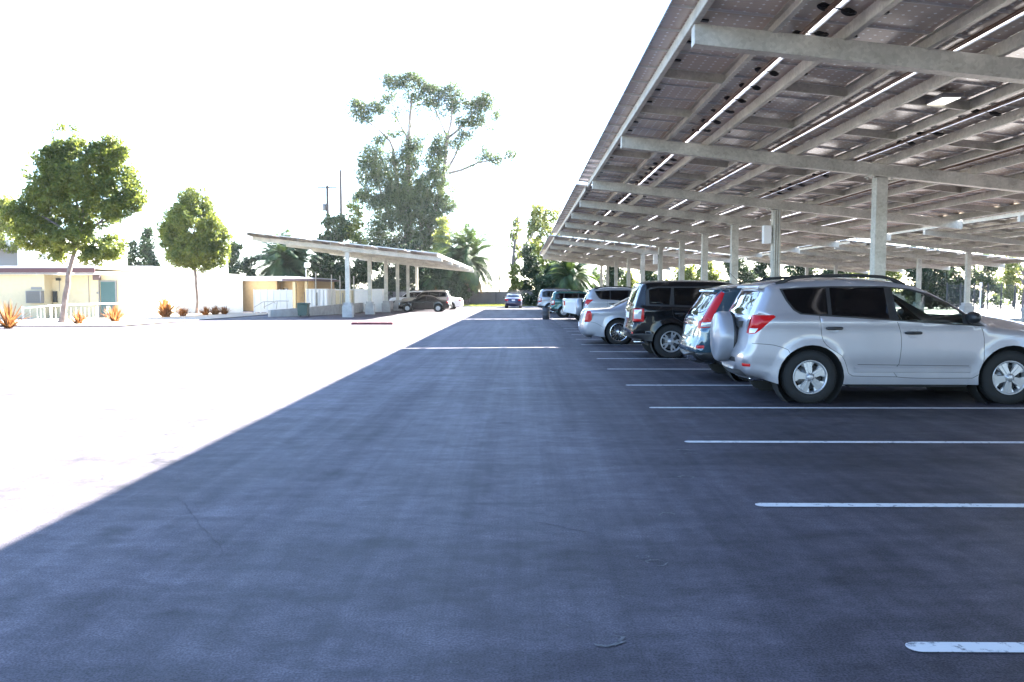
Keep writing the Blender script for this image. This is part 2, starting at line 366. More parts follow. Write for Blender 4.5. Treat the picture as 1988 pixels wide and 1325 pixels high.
def canopy(label, x0, y0, y1, beams, zoff, colx=None, group=None, ext=None, yfrom=None, hero=False, pil=True, boxes=()):
    """x0: high (left) panel edge; six panel rows sloping down to the right"""
    xc = x0+6.2
    ym = sum(beams)/len(beams)
    root = thing('solar_canopy', label, 'solar canopy', (xc, ym, gz(ym)), 0, group)
    ox, oy, oz = root.location
    def ZP(x): return 5.485+zoff-TILT*(x-0)-TILT*(0-x0)*1.0-TILT*1.89 + 0.0   # underside of panels
    # (at x = x0: 5.277+zoff)
    bx0, bx1 = x0+.35, x0+12.05
    for y in beams:
        b = MB(); h, wd = .27, .2
        b.add([(x, yy, ZP(x)-.185-dz) for x in (bx0, bx1) for yy in (y-wd/2, y+wd/2) for dz in (0, h)],
              [(0, 1, 3, 2), (4, 6, 7, 5), (0, 2, 6, 4), (1, 5, 7, 3), (0, 4, 5, 1), (2, 3, 7, 6)])
        b.build('beam', M_GALV, root, world=True, bevel=.008)
        zt = ZP(xc)-.185-h; zb = gz(y)
        c = MB(); c.box(xc-.13, y-.13, zb+.85, xc+.13, y+.13, zt-.03)
        co = c.build('column', M_GALV, root, world=True, bevel=.01)
        p = MB(); p.box(-.26, -.22, -.03, .26, .22, 0)
        for sx in (-1, 1):
            for sy in (-1, 1): p.lathe([(0, -.07), (.03, -.07), (.03, .0)], 6, 'z', (sx*.2, sy*.17, 0), sm=False)
        pl = p.build('cap_plate', M_GALV, co); pl.rotation_euler = (0, PA, 0); pl.location = (xc-ox, y-oy, zt-oz)
        pd = MB(); pd.box(xc-.31, y-.31, zb-.3, xc+.31, y+.31, zb+.72); pd.box(xc-.24, y-.24, zb+.72, xc+.24, y+.24, zb+.9)
        pd.build('pedestal', M_CONC, root, world=True, bevel=.015)
    # purlins and braces
    ylo, yhi = y0+.02, y1-.02
    px = [x0+.33+0*r if (k == 0 and r == 0) else x0+r*1.985+(.30, 1.42)[k] for r in range(6) for k in (0, 1)]; px[-1] = x0+5*1.985+1.92
    for i, x in enumerate(px):
        b = MB(); z = ZP(x)-.032; d = .165; s = -1 if i % 2 else 1
        b.box(x-.006, ylo, z-d, x+.006, yhi, z-.004)
        b.box(min(x, x+s*.075), ylo, z-d-.006, max(x, x+s*.075), yhi, z-d)
        b.box(min(x, x+s*.075), ylo, z-.004, max(x, x+s*.075), yhi, z+.002)
        b.build('purlin', M_GALV, root, world=True)
    for j in range(len(beams)-1):
        for f in (1/3, 2/3):
            y = beams[j]+(beams[j+1]-beams[j])*f
            for r in range(6):
                xa, xb = px[2*r]+.01, px[2*r+1]-.01
                b = MB(); b.prism([(xa, ZP(xa)-.045), (xb, ZP(xb)-.045), (xb, ZP(xb)-.195), (xa, ZP(xa)-.195)], y-.004, y+.004)
                b.prism([(xa, ZP(xa)-.195), (xb, ZP(xb)-.195), (xb, ZP(xb)-.2), (xa, ZP(xa)-.2)], y-.05, y+.004)
                b.build('brace', M_GALV, root, world=True)
    # panels: the nearest hundred as parts, the others as one part
    n = int((y1-y0)/PITCH); pts = []
    for r in range(6):
        xm = x0+r*1.985+PLEN/2+.012
        for k in range(n): pts.append((xm, y0+PITCH*(k+.5), ZP(xm)+.0))
    pts.sort(key=lambda p: (p[1] < (6.5 if hero else -99), abs(p[0])*.35+abs(p[1])))
    for p in pts[:100]:
        link('solar_panel', ME_PANEL, root, (p[0]-ox, p[1]-oy, p[2]-oz), (0, PA, 0))
    if pts[100:]:
        Vb = np.empty(len(ME_PANEL.vertices)*3, dtype=np.float32); ME_PANEL.vertices.foreach_get('co', Vb); Vb = Vb.reshape(-1, 3)
        Fb = np.array([p.vertices[:] for p in ME_PANEL.polygons]); Mb_ = [p.material_index for p in ME_PANEL.polygons]
        c_, s_ = math.cos(PA), math.sin(PA)
        Vr = np.stack([Vb[:, 0]*c_+Vb[:, 2]*s_, Vb[:, 1], -Vb[:, 0]*s_+Vb[:, 2]*c_], 1)
        VV = np.concatenate([Vr+np.array([p[0]-ox, p[1]-oy, p[2]-oz]) for p in pts[100:]])
        FF = np.concatenate([Fb+i*len(Vr) for i in range(len(pts)-100)])
        me = mesh_np('solar_panel', VV, FF, [M_CELLS, M_ALU, M_BLACKPL], Mb_*(len(pts)-100))
        # the cell pattern follows object coordinates
        tag(link('solar_panel', me, root), kind='stuff')
    for r in range(1, 6):                                    # pale seals between the rows
        x = x0+r*1.985-.018
        b = MB(); z = ZP(x)-.02; b.quad((x-.055, ylo, z-.008), (x+.045, ylo, z-.019), (x+.045, yhi, z-.019), (x-.055, yhi, z-.008)); b.build('gap_seal', M_SEAL, root, world=True, fix=False)
        if hero or r == 1:
            b = MB(); b.tube([(x-.10, ylo+.1, z-.03), (x-.095, yhi-.1, z-.03)], .022, 6); b.tube([(x-.14, ylo+.1, z-.03), (x-.14, yhi-.1, z-.03)], .014, 5)
            b.build('cable_conduit', M_COPPER, root, world=True)
    if hero or pil:
        for r in ((1, 3) if hero else (1,)):
            x = x0+r*1.985-.02
            k = 0; y = max(y0, 6)+.5
            while y < y1 and k < 40:
                if not any(abs(y-bb) < .2 for bb in beams) and (r == 1 or random.random() < .45): link('cable_coil', ME_COIL, root, (x-ox, y-oy, ZP(x)-.07-oz), (random.uniform(-.15, .15), PA, random.uniform(-.5, .5))).scale = (random.uniform(.8, 1.15), random.uniform(.8, 1.3), 1)
                y += PITCH; k += 1
    for (y, side) in boxes:
        b = MB(); b.box(xc-.42, y-.14, 3.05, xc-.18, y+.1, 3.62); b.box(xc-.18, y-.02, 3.2, xc-.13, y+.02, 3.3); b.box(xc-.18, y-.02, 3.42, xc-.13, y+.02, 3.5)
        b.build('electrical_box', M_WHITEP, root, world=True, bevel=.01)
        b = MB()
        for q in range(3): b.tube([(xc-.08+q*.07, y-.16, .95+gz(y)), (xc-.08+q*.07, y-.16, 4.1)], .025, 8)
        b.build('conduit', M_GALV, root, world=True)
    return root
gA = 'canopies of the aisle-side row'; gR = 'canopies of the row behind the parked cars'
canopy('near steel solar canopy overhead at the top right, above the nearest silver car', 1.89, -5.475, 28.3, [-4.6, 3.3, 11.08, 18.94, 26.55], 0, group=gA, hero=True, boxes=((26.55, 1),))
canopy('middle steel solar canopy of the aisle-side row, starting past the first sky gap', 1.84, 28.5, 53.0, [31.5, 36.6, 41.8, 48.2], -.08, group=gA, boxes=((48.2, 1),))
canopy('far low-looking solar canopy at the end of the aisle-side row, in front of the palms', 1.76, 53.8, 84.0, [54.7, 61.8, 70.1, 77.0, 83.0], -.17, group=gA, pil=False)
canopy('second-row solar canopy at the right edge of the view, beyond the nearest car roof', 21.3, 14, 54.1, [18.9, 27.5, 36.5, 45.0, 51.4], -.25, group=gR, pil=False)
canopy('second-row solar canopy at the far right below a bright sky gap', 21.3, 55.0, 83.5, [57.7, 65.0, 72.9, 80.3], -.42, group=gR, pil=False)
canopy('free-standing solar canopy left of the aisle on concrete pedestals, sheltering the black coupe', -16.95, 50.0, 85.5, [51.0, 58.4, 65.4, 71.5, 78, 84.5], -.2, pil=False)
for (x, y, lab) in ((6.72, 13.5, 'bright rectangular light fixture under the near canopy, closest to the camera'), (6.6, 20.3, 'small lit light fixture under the near canopy beyond the second beam')):
    t = thing('canopy_light', lab, 'light fixture', (x, y, 5.485-TILT*x-.12))
    b = MB(); b.box(-.17, -.33, -.03, .17, .33, .03); b.box(-.02, -.02, .03, .02, .02, .09); b.build('housing', M_GREYP, t)
    e = bpy.data.materials.get('lit_lamp')
    if not e:
        e = bpy.data.materials.new('lit_lamp'); e.use_nodes = True; bb = e.node_tree.nodes['Principled BSDF']
        bb.inputs['Emission Color'].default_value = (1, .97, .9, 1); bb.inputs['Emission Strength'].default_value = .11
    b = MB()
    for q in range(4): b.box(-.14, -.29+q*.15, -.042, .14, -.17+q*.15, -.031)
    b.build('lamp_lens', e, t)

# ------------------------------------------------------------------ cars
def pip(P, poly):
    x, y = P[:, 0], P[:, 1]; inside = np.zeros(len(P), bool); n = len(poly); j = n-1
    for i in range(n):
        xi, yi = poly[i]; xj, yj = poly[j]
        c = ((yi > y) != (yj > y)) & (x < (xj-xi)*(y-yi)/((yj-yi) if yj != yi else 1e-12)+xi)
        inside ^= c; j = i
    return inside
def dist_poly(P, line):
    A = np.asarray(line[:-1]); B = np.asarray(line[1:]); d = np.full(len(P), 1e9)
    for a, b in zip(A, B):
        ab = b-a; t = np.clip(((P-a)@ab)/max(ab@ab, 1e-12), 0, 1); d = np.minimum(d, np.linalg.norm(P-(a+t[:, None]*ab), axis=1))
    return d
def catmull(pts, step):
    out = []; n = len(pts); P = [np.array(p, float) for p in pts]
    for i in range(n-1):
        p0, p1, p2, p3 = P[max(i-1, 0)], P[i], P[i+1], P[min(i+2, n-1)]
        k = max(1, int(np.linalg.norm(p2-p1)/step+.5))
        for j in range(k):
            t = j/k; out.append(.5*((2*p1)+(-p0+p2)*t+(2*p0-5*p1+4*p2-p3)*t*t+(-p0+3*p1-3*p2+p3)*t**3))
    out.append(P[-1]); return np.array(out)
def cdt(outline, feats, pts, holes=()):
    """triangulate outline; feats: list of (key, polygon). returns V2, tris, key index per tri (-1 = body)"""
    co = []; ed = []
    def loop(poly):
        b = len(co); co.extend([Vector((float(p[0]), float(p[1]))) for p in poly]); n = len(poly)
        ed.extend([(b+i, b+(i+1) % n) for i in range(n)])
    loop(outline)
    for k, p in feats: loop(p)
    co.extend([Vector((float(p[0]), float(p[1]))) for p in pts])
    r = delaunay_2d_cdt(co, ed, [], 0, 1e-5)
    V = np.array([(v[0], v[1]) for v in r[0]]); T = np.array([f[:] for f in r[2]])
    c = V[T].mean(axis=1); ins = pip(c, outline); T = T[ins]; c = c[ins]
    key = np.full(len(T), -1)
    for i, (k, p) in enumerate(feats): key[pip(c, p)] = i
    return V, T, key
def strip(pts, w=.007):
    """thin closed polygon along an open polyline: a panel seam"""
    P = catmull(pts, .08) if len(pts) > 2 else np.array(pts, float); L_, R_ = [], []
    for i in range(len(P)):
        d = P[min(i+1, len(P)-1)]-P[max(i-1, 0)]; d = d/np.linalg.norm(d); nrm = np.array([-d[1], d[0]])*w/2
        L_.append(P[i]+nrm); R_.append(P[i]-nrm)
    return [tuple(p) for p in L_]+[tuple(p) for p in R_[::-1]]
def wheel_mesh(r, wdt, rim, style):
    """wheel about the y axis, outer face at -y"""
    t = MB(); h = wdt/2
    t.lathe([(rim-.01, -h+.02), (rim+.012, -h), (rim+.05, -h-.006), (r-.045, -h+.002), (r-.012, -h+.02), (r, -h+.045), (r+.001, -.02), (r-.008, -.018), (r-.008, -.008), (r+.001, -.006),
             (r, h-.045), (r-.03, h), (rim, h)], 48, 'y')
    for k in range(60):
        a = 2*math.pi*k/60; M = Matrix.Rotation(a, 4, 'Y')
        t.box(r-.003, -h+.02, -.008, r+.004, -.03, .008, 0, M)
    m = MB(); f = -h+.012
    m.lathe([(rim-.035, .02), (rim-.03, f+.02), (rim-.018, f), (rim-.004, f-.004), (rim, f+.01)], 48, 'y')
    def spoke(a, w0, w1, r0, r1, y0, y1, th=.03):
        M = Matrix.Rotation(a, 4, 'Y')
        V = [(r0, y0, -w0), (r0, y0, w0), (r1, y1, w1), (r1, y1, -w1), (r0, y0+th, -w0*1.15), (r0, y0+th, w0*1.15), (r1, y1+th, w1*1.15), (r1, y1+th, -w1*1.15)]
        m.add([M@Vector(v) for v in V], [(0, 1, 2, 3), (0, 4, 5, 1), (1, 5, 6, 2), (2, 6, 7, 3), (3, 7, 4, 0)])
    ri = rim-.03
    if style == 'five':
        for k in range(5):
            a = 2*math.pi*k/5+.3
            spoke(a, .035, .062, .05, ri+.01, f+.012, f+.02); spoke(a, .008, .012, .06, ri, f+.004, f+.012, .02)
            for s in (-1, 1): spoke(a+s*.33, .013, .03, ri-.05, ri+.012, f+.03, f+.02)
    elif style == 'ten':
        for k in range(5):
            a = 2*math.pi*k/5+.2
            for s in (-1, 1):
                M0 = a+s*.1; spoke(M0, .014, .018, .05, .13, f+.02, f+.014); spoke(a+s*.2, .018, .016, .12, ri+.01, f+.014, f+.012); spoke(a+s*.1, .01, .012, .05, ri*.75, f+.024, f+.02)
    elif style == 'fine':
        for k in range(18): spoke(2*math.pi*k/18, .012, .009, .05, ri+.01, f+.03, f+.01, .02)
    elif style == 'cover':
        m.lathe([(.02, f), (.09, f-.004), (.13, f+.012), (ri+.01, f+.012)], 40, 'y')
        for k in range(8): spoke(2*math.pi*k/8, .01, .014, .1, ri, f+.0, f+.006, .012)
    else:
        for k in range(6): spoke(2*math.pi*k/6, .035, .03, .05, ri+.01, f+.02, f+.012)
    m.lathe([(0, f-.012), (.03, f-.012), (.04, f-.006), (.043, f+.01), (.072, f+.014), (.078, f+.05)], 24, 'y')
    for k in range(5):
        a = 2*math.pi*(k+.5)/5; m.lathe([(0, f-.002), (.009, f-.002), (.011, f+.02)], 6, 'y', (.056*math.cos(a), 0, .056*math.sin(a)))
    d = MB(); d.lathe([(0, .0), (ri, .0), (ri+.005, h)], 32, 'y'); d.lathe([(0, -.02), (rim*.72, -.02), (rim*.72, .0)], 32, 'y', mi=1)
    return t, m, d
def build_car(name, label, cat, loc, rz, sp, group=None, scale=1.0, fine=.055):
    root = thing(name, label, cat, loc, rz, group); root.scale = (scale,)*3
    P = M_P[sp['paint']]; wb = sp['wb']; w0 = sp['w']/2; tr = sp.get('tyre', .355); ra = tr+sp.get('arch', .065); zc = tr
    zbelt = sp['belt']; tum = sp.get('tumble', .33); rr = sp.get('round', .11); sill = sp.get('sill', .25)
    top = catmull(sp['outline'], fine*1.1)          # rear bottom -> roof -> front bottom
    x_r, x_f = top[0], top[-1]
    # bottom edge from the front back to the rear, with wheel arches
    bot = []
    def arch(cx):
        a0 = math.asin(min(.95, max(-.95, (sill-zc)/ra))); n = 16
        return [(cx+ra*math.cos(a), zc+ra*math.sin(a)) for a in [a0+(math.pi-2*a0)*i/n for i in range(n+1)]]
    A2, A1 = arch(wb), arch(0)
    def line(a, b):
        n = max(1, int(math.hypot(b[0]-a[0], b[1]-a[1])/fine)); return [(a[0]+(b[0]-a[0])*i/n, a[1]+(b[1]-a[1])*i/n) for i in range(1, n)]
    bot += line(tuple(x_f), A2[0])+A2+line(A2[-1], A1[0])+A1+line(A1[-1], tuple(x_r))
    outl = [tuple(p) for p in top]+bot
    zmax = max(p[1] for p in outl); xmin = top[:, 0].min(); xmax = top[:, 0].max()
    def W(Q, d):
        x, z = Q[:, 0], Q[:, 1]
        w = np.full(len(Q), w0)
        w -= np.maximum(0, (x-(wb-.15)))**2*sp.get('ftaper', .13)+np.maximum(0, (-.15-x))**2*sp.get('rtaper', .14)
        up = np.maximum(0, z-zbelt); w -= up*tum+.02*(1-np.exp(-up/.03))
        lo = np.maximum(0, .72-z); w -= lo**2*.16
        w -= .010*np.exp(-((z-sp.get('groove', .62))/.10)**2)*(1 if sp.get('groove') else 0)
        for cx in (0, wb):                                   # flared arches
            r_ = np.hypot(x-cx, z-zc); w += .022*np.exp(-((r_-ra)/.06)**2)*(z > sill)
        w += .012*np.exp(-((z-zbelt+.06)/.05)**2)
        e = np.clip(d/rr, 0, 1); w -= rr*(1-np.sqrt(np.maximum(0, 1-(1-e)**2)))
        return w
    # interior sample points
    gx = np.arange(xmin, xmax, fine); gzv = np.arange(.15, zmax, fine)
    G = np.array([(x+(fine/2 if j % 2 else 0), z) for j, z in enumerate(gzv) for x in gx])
    G = G[pip(G, outl)]; bl = np.vstack([np.array(outl), np.array(outl[:1])]); G = G[dist_poly(G, bl) > fine*.55]; G = G[dist_poly(G, top) > rr*.95]
    rings = []
    tt = np.gradient(top, axis=0); tt /= np.linalg.norm(tt, axis=1)[:, None]; nr = np.stack([-tt[:, 1], tt[:, 0]], 1)   # left of travel = outward
    if nr[len(nr)//2][1] < 0: nr = -nr
    for dd in (.02, .08, .22, .45, .75, 1.0):
        q = top-nr*(dd*rr); ok = pip(q, outl) & (dist_poly(q, top) > dd*rr*.93); q = q[ok]
        q = q[dist_poly(q, [np.array(b_) for b_ in [tuple(x_f)]+bot+[tuple(x_r)]]) > .015]; rings.append(q)
    pts = np.vstack([G]+rings)
    feats = [(k, p) for (k, p) in sp['side']]
    if sp.get('seams'):
        feats = [('seam', strip(s)) for s in sp['seams']]+feats
    V2, T, key = cdt(outl, feats, pts)
    y = W(V2, dist_poly(V2, top)); groups = {}
    def put(k, V, T, side):
        groups.setdefault((k, side), []).append((V, T))
    for s in (-1, 1):
        V3 = np.stack([V2[:, 0], s*y, V2[:, 1]], 1)
        if s < 0: V3k, Tk = V3, T
        else: V3k, Tk = V3, T[:, ::-1]
        for i in range(-1, len(feats)):
            sel = key == i
            if sel.any(): put('body' if i < 0 else feats[i][0], V3k, Tk[sel], s)
    # wrap: parameters (arclength, t)
    seg = np.linalg.norm(np.diff(top, axis=0), axis=1); s_ = np.concatenate([[0], np.cumsum(seg)]); ye = W(top, np.zeros(len(top)))
    SC = .7
    def s_rear(z, lo=0):
        m_ = np.argmax(top[:, 1]); zz = np.maximum.accumulate(top[:m_+1, 1]); return float(np.interp(z, zz, s_[:m_+1]))
    def s_front(z):
        m_ = np.argmax(top[:, 1]); zz = np.minimum.accumulate(top[m_:, 1]); return float(np.interp(-z, -zz, s_[m_:]))
    bul_r, bul_f = sp.get('bulge', (.06, .12)); cr = .035
    mid = np.argmax(top[:, 1]); sm_ = s_[mid]
    bul = np.where(top[:, 1] > zbelt-.05, cr, np.where(s_ < sm_, bul_r, bul_f))
    kern = np.ones(9)/9; bul = np.convolve(np.pad(bul, 4, 'edge'), kern, 'valid')
    nrs = np.stack([np.convolve(np.pad(nr[:, i], 2, 'edge'), np.ones(5)/5, 'valid') for i in (0, 1)], 1)
    Tt = [-1, -.93, -.8, -.6, -.4, -.2, 0, .2, .4, .6, .8, .93, 1]
    ol = [(s, -SC) for s in s_]+[(s_[-1], t*SC) for t in Tt[1:-1]]+[(s, SC) for s in s_[::-1]]+[(0, t*SC) for t in Tt[-2:0:-1]]
    pts = [(s, t*SC) for s in s_[1:-1] for t in Tt[1:-1]]
    wf = []
    for k, poly in sp['wrap']:                               # polygons of (zone, z, y)
        q = []
        for zone, z, yy in poly:
            s = s_rear(z) if zone == 'r' else s_front(z)
            s = min(max(s, .003), s_[-1]-.003); yw = float(np.interp(s, s_, ye)); t = max(-.999, min(.999, yy/yw)); q.append((s, t*SC))
        wf.append((k, q))
    Vw, Tw, kw = cdt(ol, wf, pts)
    s = Vw[:, 0]; t = Vw[:, 1]/SC; X = np.interp(s, s_, top[:, 0]); Z = np.interp(s, s_, top[:, 1]); Y = np.interp(s, s_, ye)*t
    B = np.interp(s, s_, bul)*(1-np.abs(t)**2.4); N0 = np.interp(s, s_, nrs[:, 0]); N1 = np.interp(s, s_, nrs[:, 1])
    Vw3 = np.stack([X+N0*B, Y, Z+N1*B], 1)
    nrmz = np.cross(Vw3[Tw[:, 1]]-Vw3[Tw[:, 0]], Vw3[Tw[:, 2]]-Vw3[Tw[:, 0]])
    out = Vw3[Tw].mean(1)-np.array([wb/2, 0, .8]); flip = (nrmz*out).sum(1) < 0; Tw = Tw.copy(); Tw[flip] = Tw[flip][:, ::-1]
    ty = Vw3[Tw].mean(1)[:, 1]
    for i in range(-1, len(wf)):
        sel = kw == i; k = 'body' if i < 0 else wf[i][0]
        if not sel.any(): continue
        if k in ('tail_lamp', 'headlight', 'reverse_lamp', 'fog_reflector'):
            for sd_ in (-1, 1):
                q = sel & (np.sign(ty) == sd_)
                if q.any(): put(k, Vw3, Tw[q], sd_)
        else: put(k, Vw3, Tw[sel], 0)
    KM = {'body': P, 'side_window': (M_GTINT if sp.get('seeglass') else M_GDARK), 'front_window': M_GCLR, 'trim': M_BLACKPL, 'seam': M_BLACKPL, 'tail_lamp': M_RED, 'reverse_lamp': M_CLEAR, 'headlight': M_CLEAR, 'cladding': M_BLACKPL,
          'rear_window': M_GREAR, 'windshield': M_GCLR, 'licence_plate': M_PLATE, 'grille': M_BLACKPL, 'fog_reflector': M_RED, 'moulding': M_P[sp['paint']], 'chrome_trim': M_CHROME, 'lower_bumper': M_WHEELD, 'panel': P}
    merge = {}
    for (k, sd_), lst in groups.items():
        kk = (k, 0) if k == 'body' else (k, sd_)
        merge.setdefault(kk, []).extend(lst)
    parts = {}
    for (k, sd_), lst in merge.items():
        VV = []; TT = []; b0 = 0
        for V, T_ in lst:
            u, inv = np.unique(T_, return_inverse=True); VV.append(V[u]); TT.append(inv.reshape(T_.shape)+b0); b0 += len(u)
        me = mesh_np(k, np.concatenate(VV), np.concatenate(TT), [KM[k]], smooth=k not in ('side_window', 'front_window'))
        bm = bmesh.new(); bm.from_mesh(me)
        if k == 'body': bmesh.ops.remove_doubles(bm, verts=bm.verts, dist=.002)
        if k == 'seam':
            bmesh.ops.recalc_face_normals(bm, faces=bm.faces)
        bm.to_mesh(me); bm.free()
        nm = {'front_window': 'side_window', 'panel': 'door_panel', 'seam': 'panel_gap', 'trim': 'window_trim', 'cladding': 'lower_cladding'}.get(k, k)
        parts[(k, sd_)] = link(nm, me, root)
    # glow-free black inside of arches, floor, seats
    u = MB(); wi = w0-.34
    u.box(xmin+.42, -wi, .27, xmax-.35, wi, .46); u.box(.1+ra, -w0+.1, sill-.04, wb-ra-.1, w0-.1, .40)
    u.box(xmin+.16, -w0+.26, .47, -ra, w0-.26, .54)
    for cx in (0, wb):
        for s2 in (-1, 1):
            u.lathe([(0, s2*(wi+.0)), (ra+.012, s2*(wi+.0)), (ra+.012, s2*(w0-.055))], 28, 'y', (cx, 0, zc))
    u.build('underbody', M_DARK, root)
    st = MB(); zb = sp.get('seatz', .42)
    for xs_ in sp.get('seats', ((wb*.10, 2), (wb*.44, 2))):
        for yy in (-.36, .36):
            x = xs_[0]; st.box(x-.05, yy-.24, zb, x+.45, yy+.24, zb+.22)
            st.prism([(x-.1, zb+.2), (x+.05, zb+.2), (x-.1, zb+.78), (x-.2, zb+.78)], yy-.23, yy+.23); st.box(x-.24, yy-.12, zb+.8, x-.13, yy+.12, zb+.97)
    st.build('seat', M_SEAT, root, bevel=.03)
    if sp.get('dash', True):
        xd = sp.get('dashx', wb*.71); dd = MB(); dd.prism([(xd, .5), (xd+.4, .5), (xd+.42, zbelt-.16), (xd+.12, zbelt-.10), (xd-.03, zbelt-.22)], -w0+.16, w0-.16); 
        dd.tube([(xd-.22+.05*math.cos(a)*0-.06*math.sin(a), .36+.18*math.cos(a), zbelt-.1+.17*math.sin(a)) for a in [2*math.pi*i/16 for i in range(17)]], .014, 6)
        dd.build('dashboard', M_BLACKPL, root)
    # wheels
    rim = sp.get('rim', .225); tm, rm, dm = wheel_mesh(tr, .22, rim, sp.get('wheel', 'five'))
    to = tm.build('tyre', M_RUBBER); ro = rm.build('rim', sp.get('rimmat', M_WHEEL)); do = dm.build('brake_disc', [M_DARK, M_WHEELD])
    for cx in (0, wb):
        for s2 in (-1, 1):
            wt = bpy.data.objects.new('wheel', to.data); COL.objects.link(wt); wt.parent = root
            wt.location = (cx, s2*(w0-.135), zc); wt.rotation_euler = (0, random.uniform(0, 6.28) if sp.get('wheel') != 'x' else 0, 0 if s2 < 0 else math.pi)
            for oo, nm in ((ro, 'rim'), (do, 'brake_disc')):
                c = bpy.data.objects.new(nm, oo.data); COL.objects.link(c); c.parent = wt
    for oo in (to, ro, do): bpy.data.objects.remove(oo)
    # mirrors, handles
    def Ys(x, z): return float(W(np.array([[x, z]]), np.array([1.0]))[0])
    mx_, mz = sp.get('mirror', (wb*.76, zbelt+.06))
    for s2 in (-1, 1):
        yy = Ys(mx_, mz); m = MB()
        m.lathe([(0, -.09), (.05, -.085), (.085, -.05), (.095, .0), (.09, .05), (.05, .085), (0, .09)], 14, 'y', (0, 0, 0))
        m.V = [(v[0]*.8, v[1]*1.25, v[2]*.85) for v in m.V]; m.box(-.03, -.0 if s2 > 0 else -.0, -.06, .03, .0, -.03) if False else None
        m.tube([(0.02, -s2*.17, -.08), (0, 0, -.03)], .03, 6)
        o = m.build('wing_mirror', sp.get('mirrormat', M_BLACKPL), root); o.location = (mx_, s2*(yy+.13), mz+.06)
    for (hx, hz) in sp.get('handles', ()):
        for s2 in (-1, 1):
            yy = Ys(hx, hz); m = MB()
            m.lathe([(.0, .0), (.058, .001), (.07, .006)], 18, 'y', (0, 0, 0), mi=1)
            m.tube([(-.105, .012, .0), (-.09, .034, .0), (0, .044, 0), (.09, .034, 0), (.105, .012, 0)], [.015, .02, .022, .02, .015], 8)
            if s2 < 0: m.V = [(v[0], -v[1], v[2]) for v in m.V]
            o = m.build('door_handle', [sp.get('handlemat', M_BLACKPL), P], root); o.location = (hx, s2*(yy-.002), hz)
    if sp.get('rails'):
        x0, x1, z = sp['rails']
        for s2 in (-1, 1):
            pr = []; n = 18
            for i in range(n+1):
                x = x0+(x1-x0)*i/n; zt = float(np.interp(x, top[top[:, 1] > zbelt+.2][:, 0], top[top[:, 1] > zbelt+.2][:, 1])); e = min(i, n-i)/n
                pr.append((x, s2*(Ys(x, zt)-rr*.75), zt+z*min(1, e*7)-.015))
            m = MB(); m.tube(pr, [.03 if (i < 2 or i > n-2) else .022 for i in range(n+1)], 8); m.build('roof_rail', M_BLACKPL, root)
    if sp.get('spoiler'):
        x0, x1, z, hw = sp['spoiler']; m = MB()
        m.prism([(x0, z-.03), (x0+.02, z+.01), (x1, z+.045), (x1, z-.0), (x0+.06, z-.045)], -hw, hw); m.build('spoiler', P, root, bevel=.012)
    if sp.get('antenna'):
        x, y, z = sp['antenna']; m = MB(); m.tube([(x, y, z), (x-.30, y, z+.30)], .004, 5); m.lathe([(.02, 0), (.015, .03), (0, .035)], 8, 'z', (x, y, z-.01)); m.build('antenna', M_BLACKPL, root)
    if sp.get('spare'):
        x, z, r_ = sp['spare']; m = MB()
        m.lathe([(0, -.02), (r_*.35, -.018), (r_*.4, -.006), (r_*.82, .0), (r_*.93, .02), (r_*.99, .06), (r_, .13), (r_*.985, .20)], 48, 'x', (x, -.05, z)); m.build('spare_tyre_cover', M_SPARE, root)
        m = MB(); m.lathe([(r_*.985, .20), (r_*1.0, .205), (r_*1.0, .24), (r_*.9, .265), (0, .265)], 48, 'x', (x, -.05, z)); m.box(x+.24, -.5, z+.16, x+.36, -.28, z+.24); m.build('spare_tyre', M_BLACKPL, root)
    if sp.get('moulding'):
        x0, x1, z0, z1 = sp['moulding']
        for s2 in (-1, 1):
            m = MB(); n = 12; V = []
            for i in range(n+1):
                x = x0+(x1-x0)*i/n; yo = Ys(x, (z0+z1)/2)
                V += [(x, s2*(yo-.01), z0), (x, s2*(yo+.012), z0+.01), (x, s2*(yo+.016), z1-.02), (x, s2*(yo-.01), z1)]
            m.add(V, [(4*i+j, 4*i+j+1, 4*i+j+5, 4*i+j+4) for i in range(n) for j in range(3)]); m.build('side_moulding', P, root)
    if sp.get('rearbar'):
        x, z, hw, h = sp['rearbar']; m = MB(); m.box(x, -hw, z, x+.05, hw, z+h); m.build('rear_trim_bar', M_CHROME if sp.get('barchrome') else P, root, bevel=.01)
    if sp.get('wiper'):
        x, z = sp['wiper']; m = MB(); m.tube([(x, 0, z), (x+.02, -.3, z+.12), (x+.06, -.42, z+.2)], .008, 5); m.build('rear_wiper', M_BLACKPL, root)
    if sp.get('exhaust'):
        x, y, z = sp['exhaust']; m = MB(); m.lathe([(.03, 0), (.032, .005), (.032, .25)], 14, 'x', (x, y, z)); m.build('exhaust_pipe', M_CHROME, root)
    return root

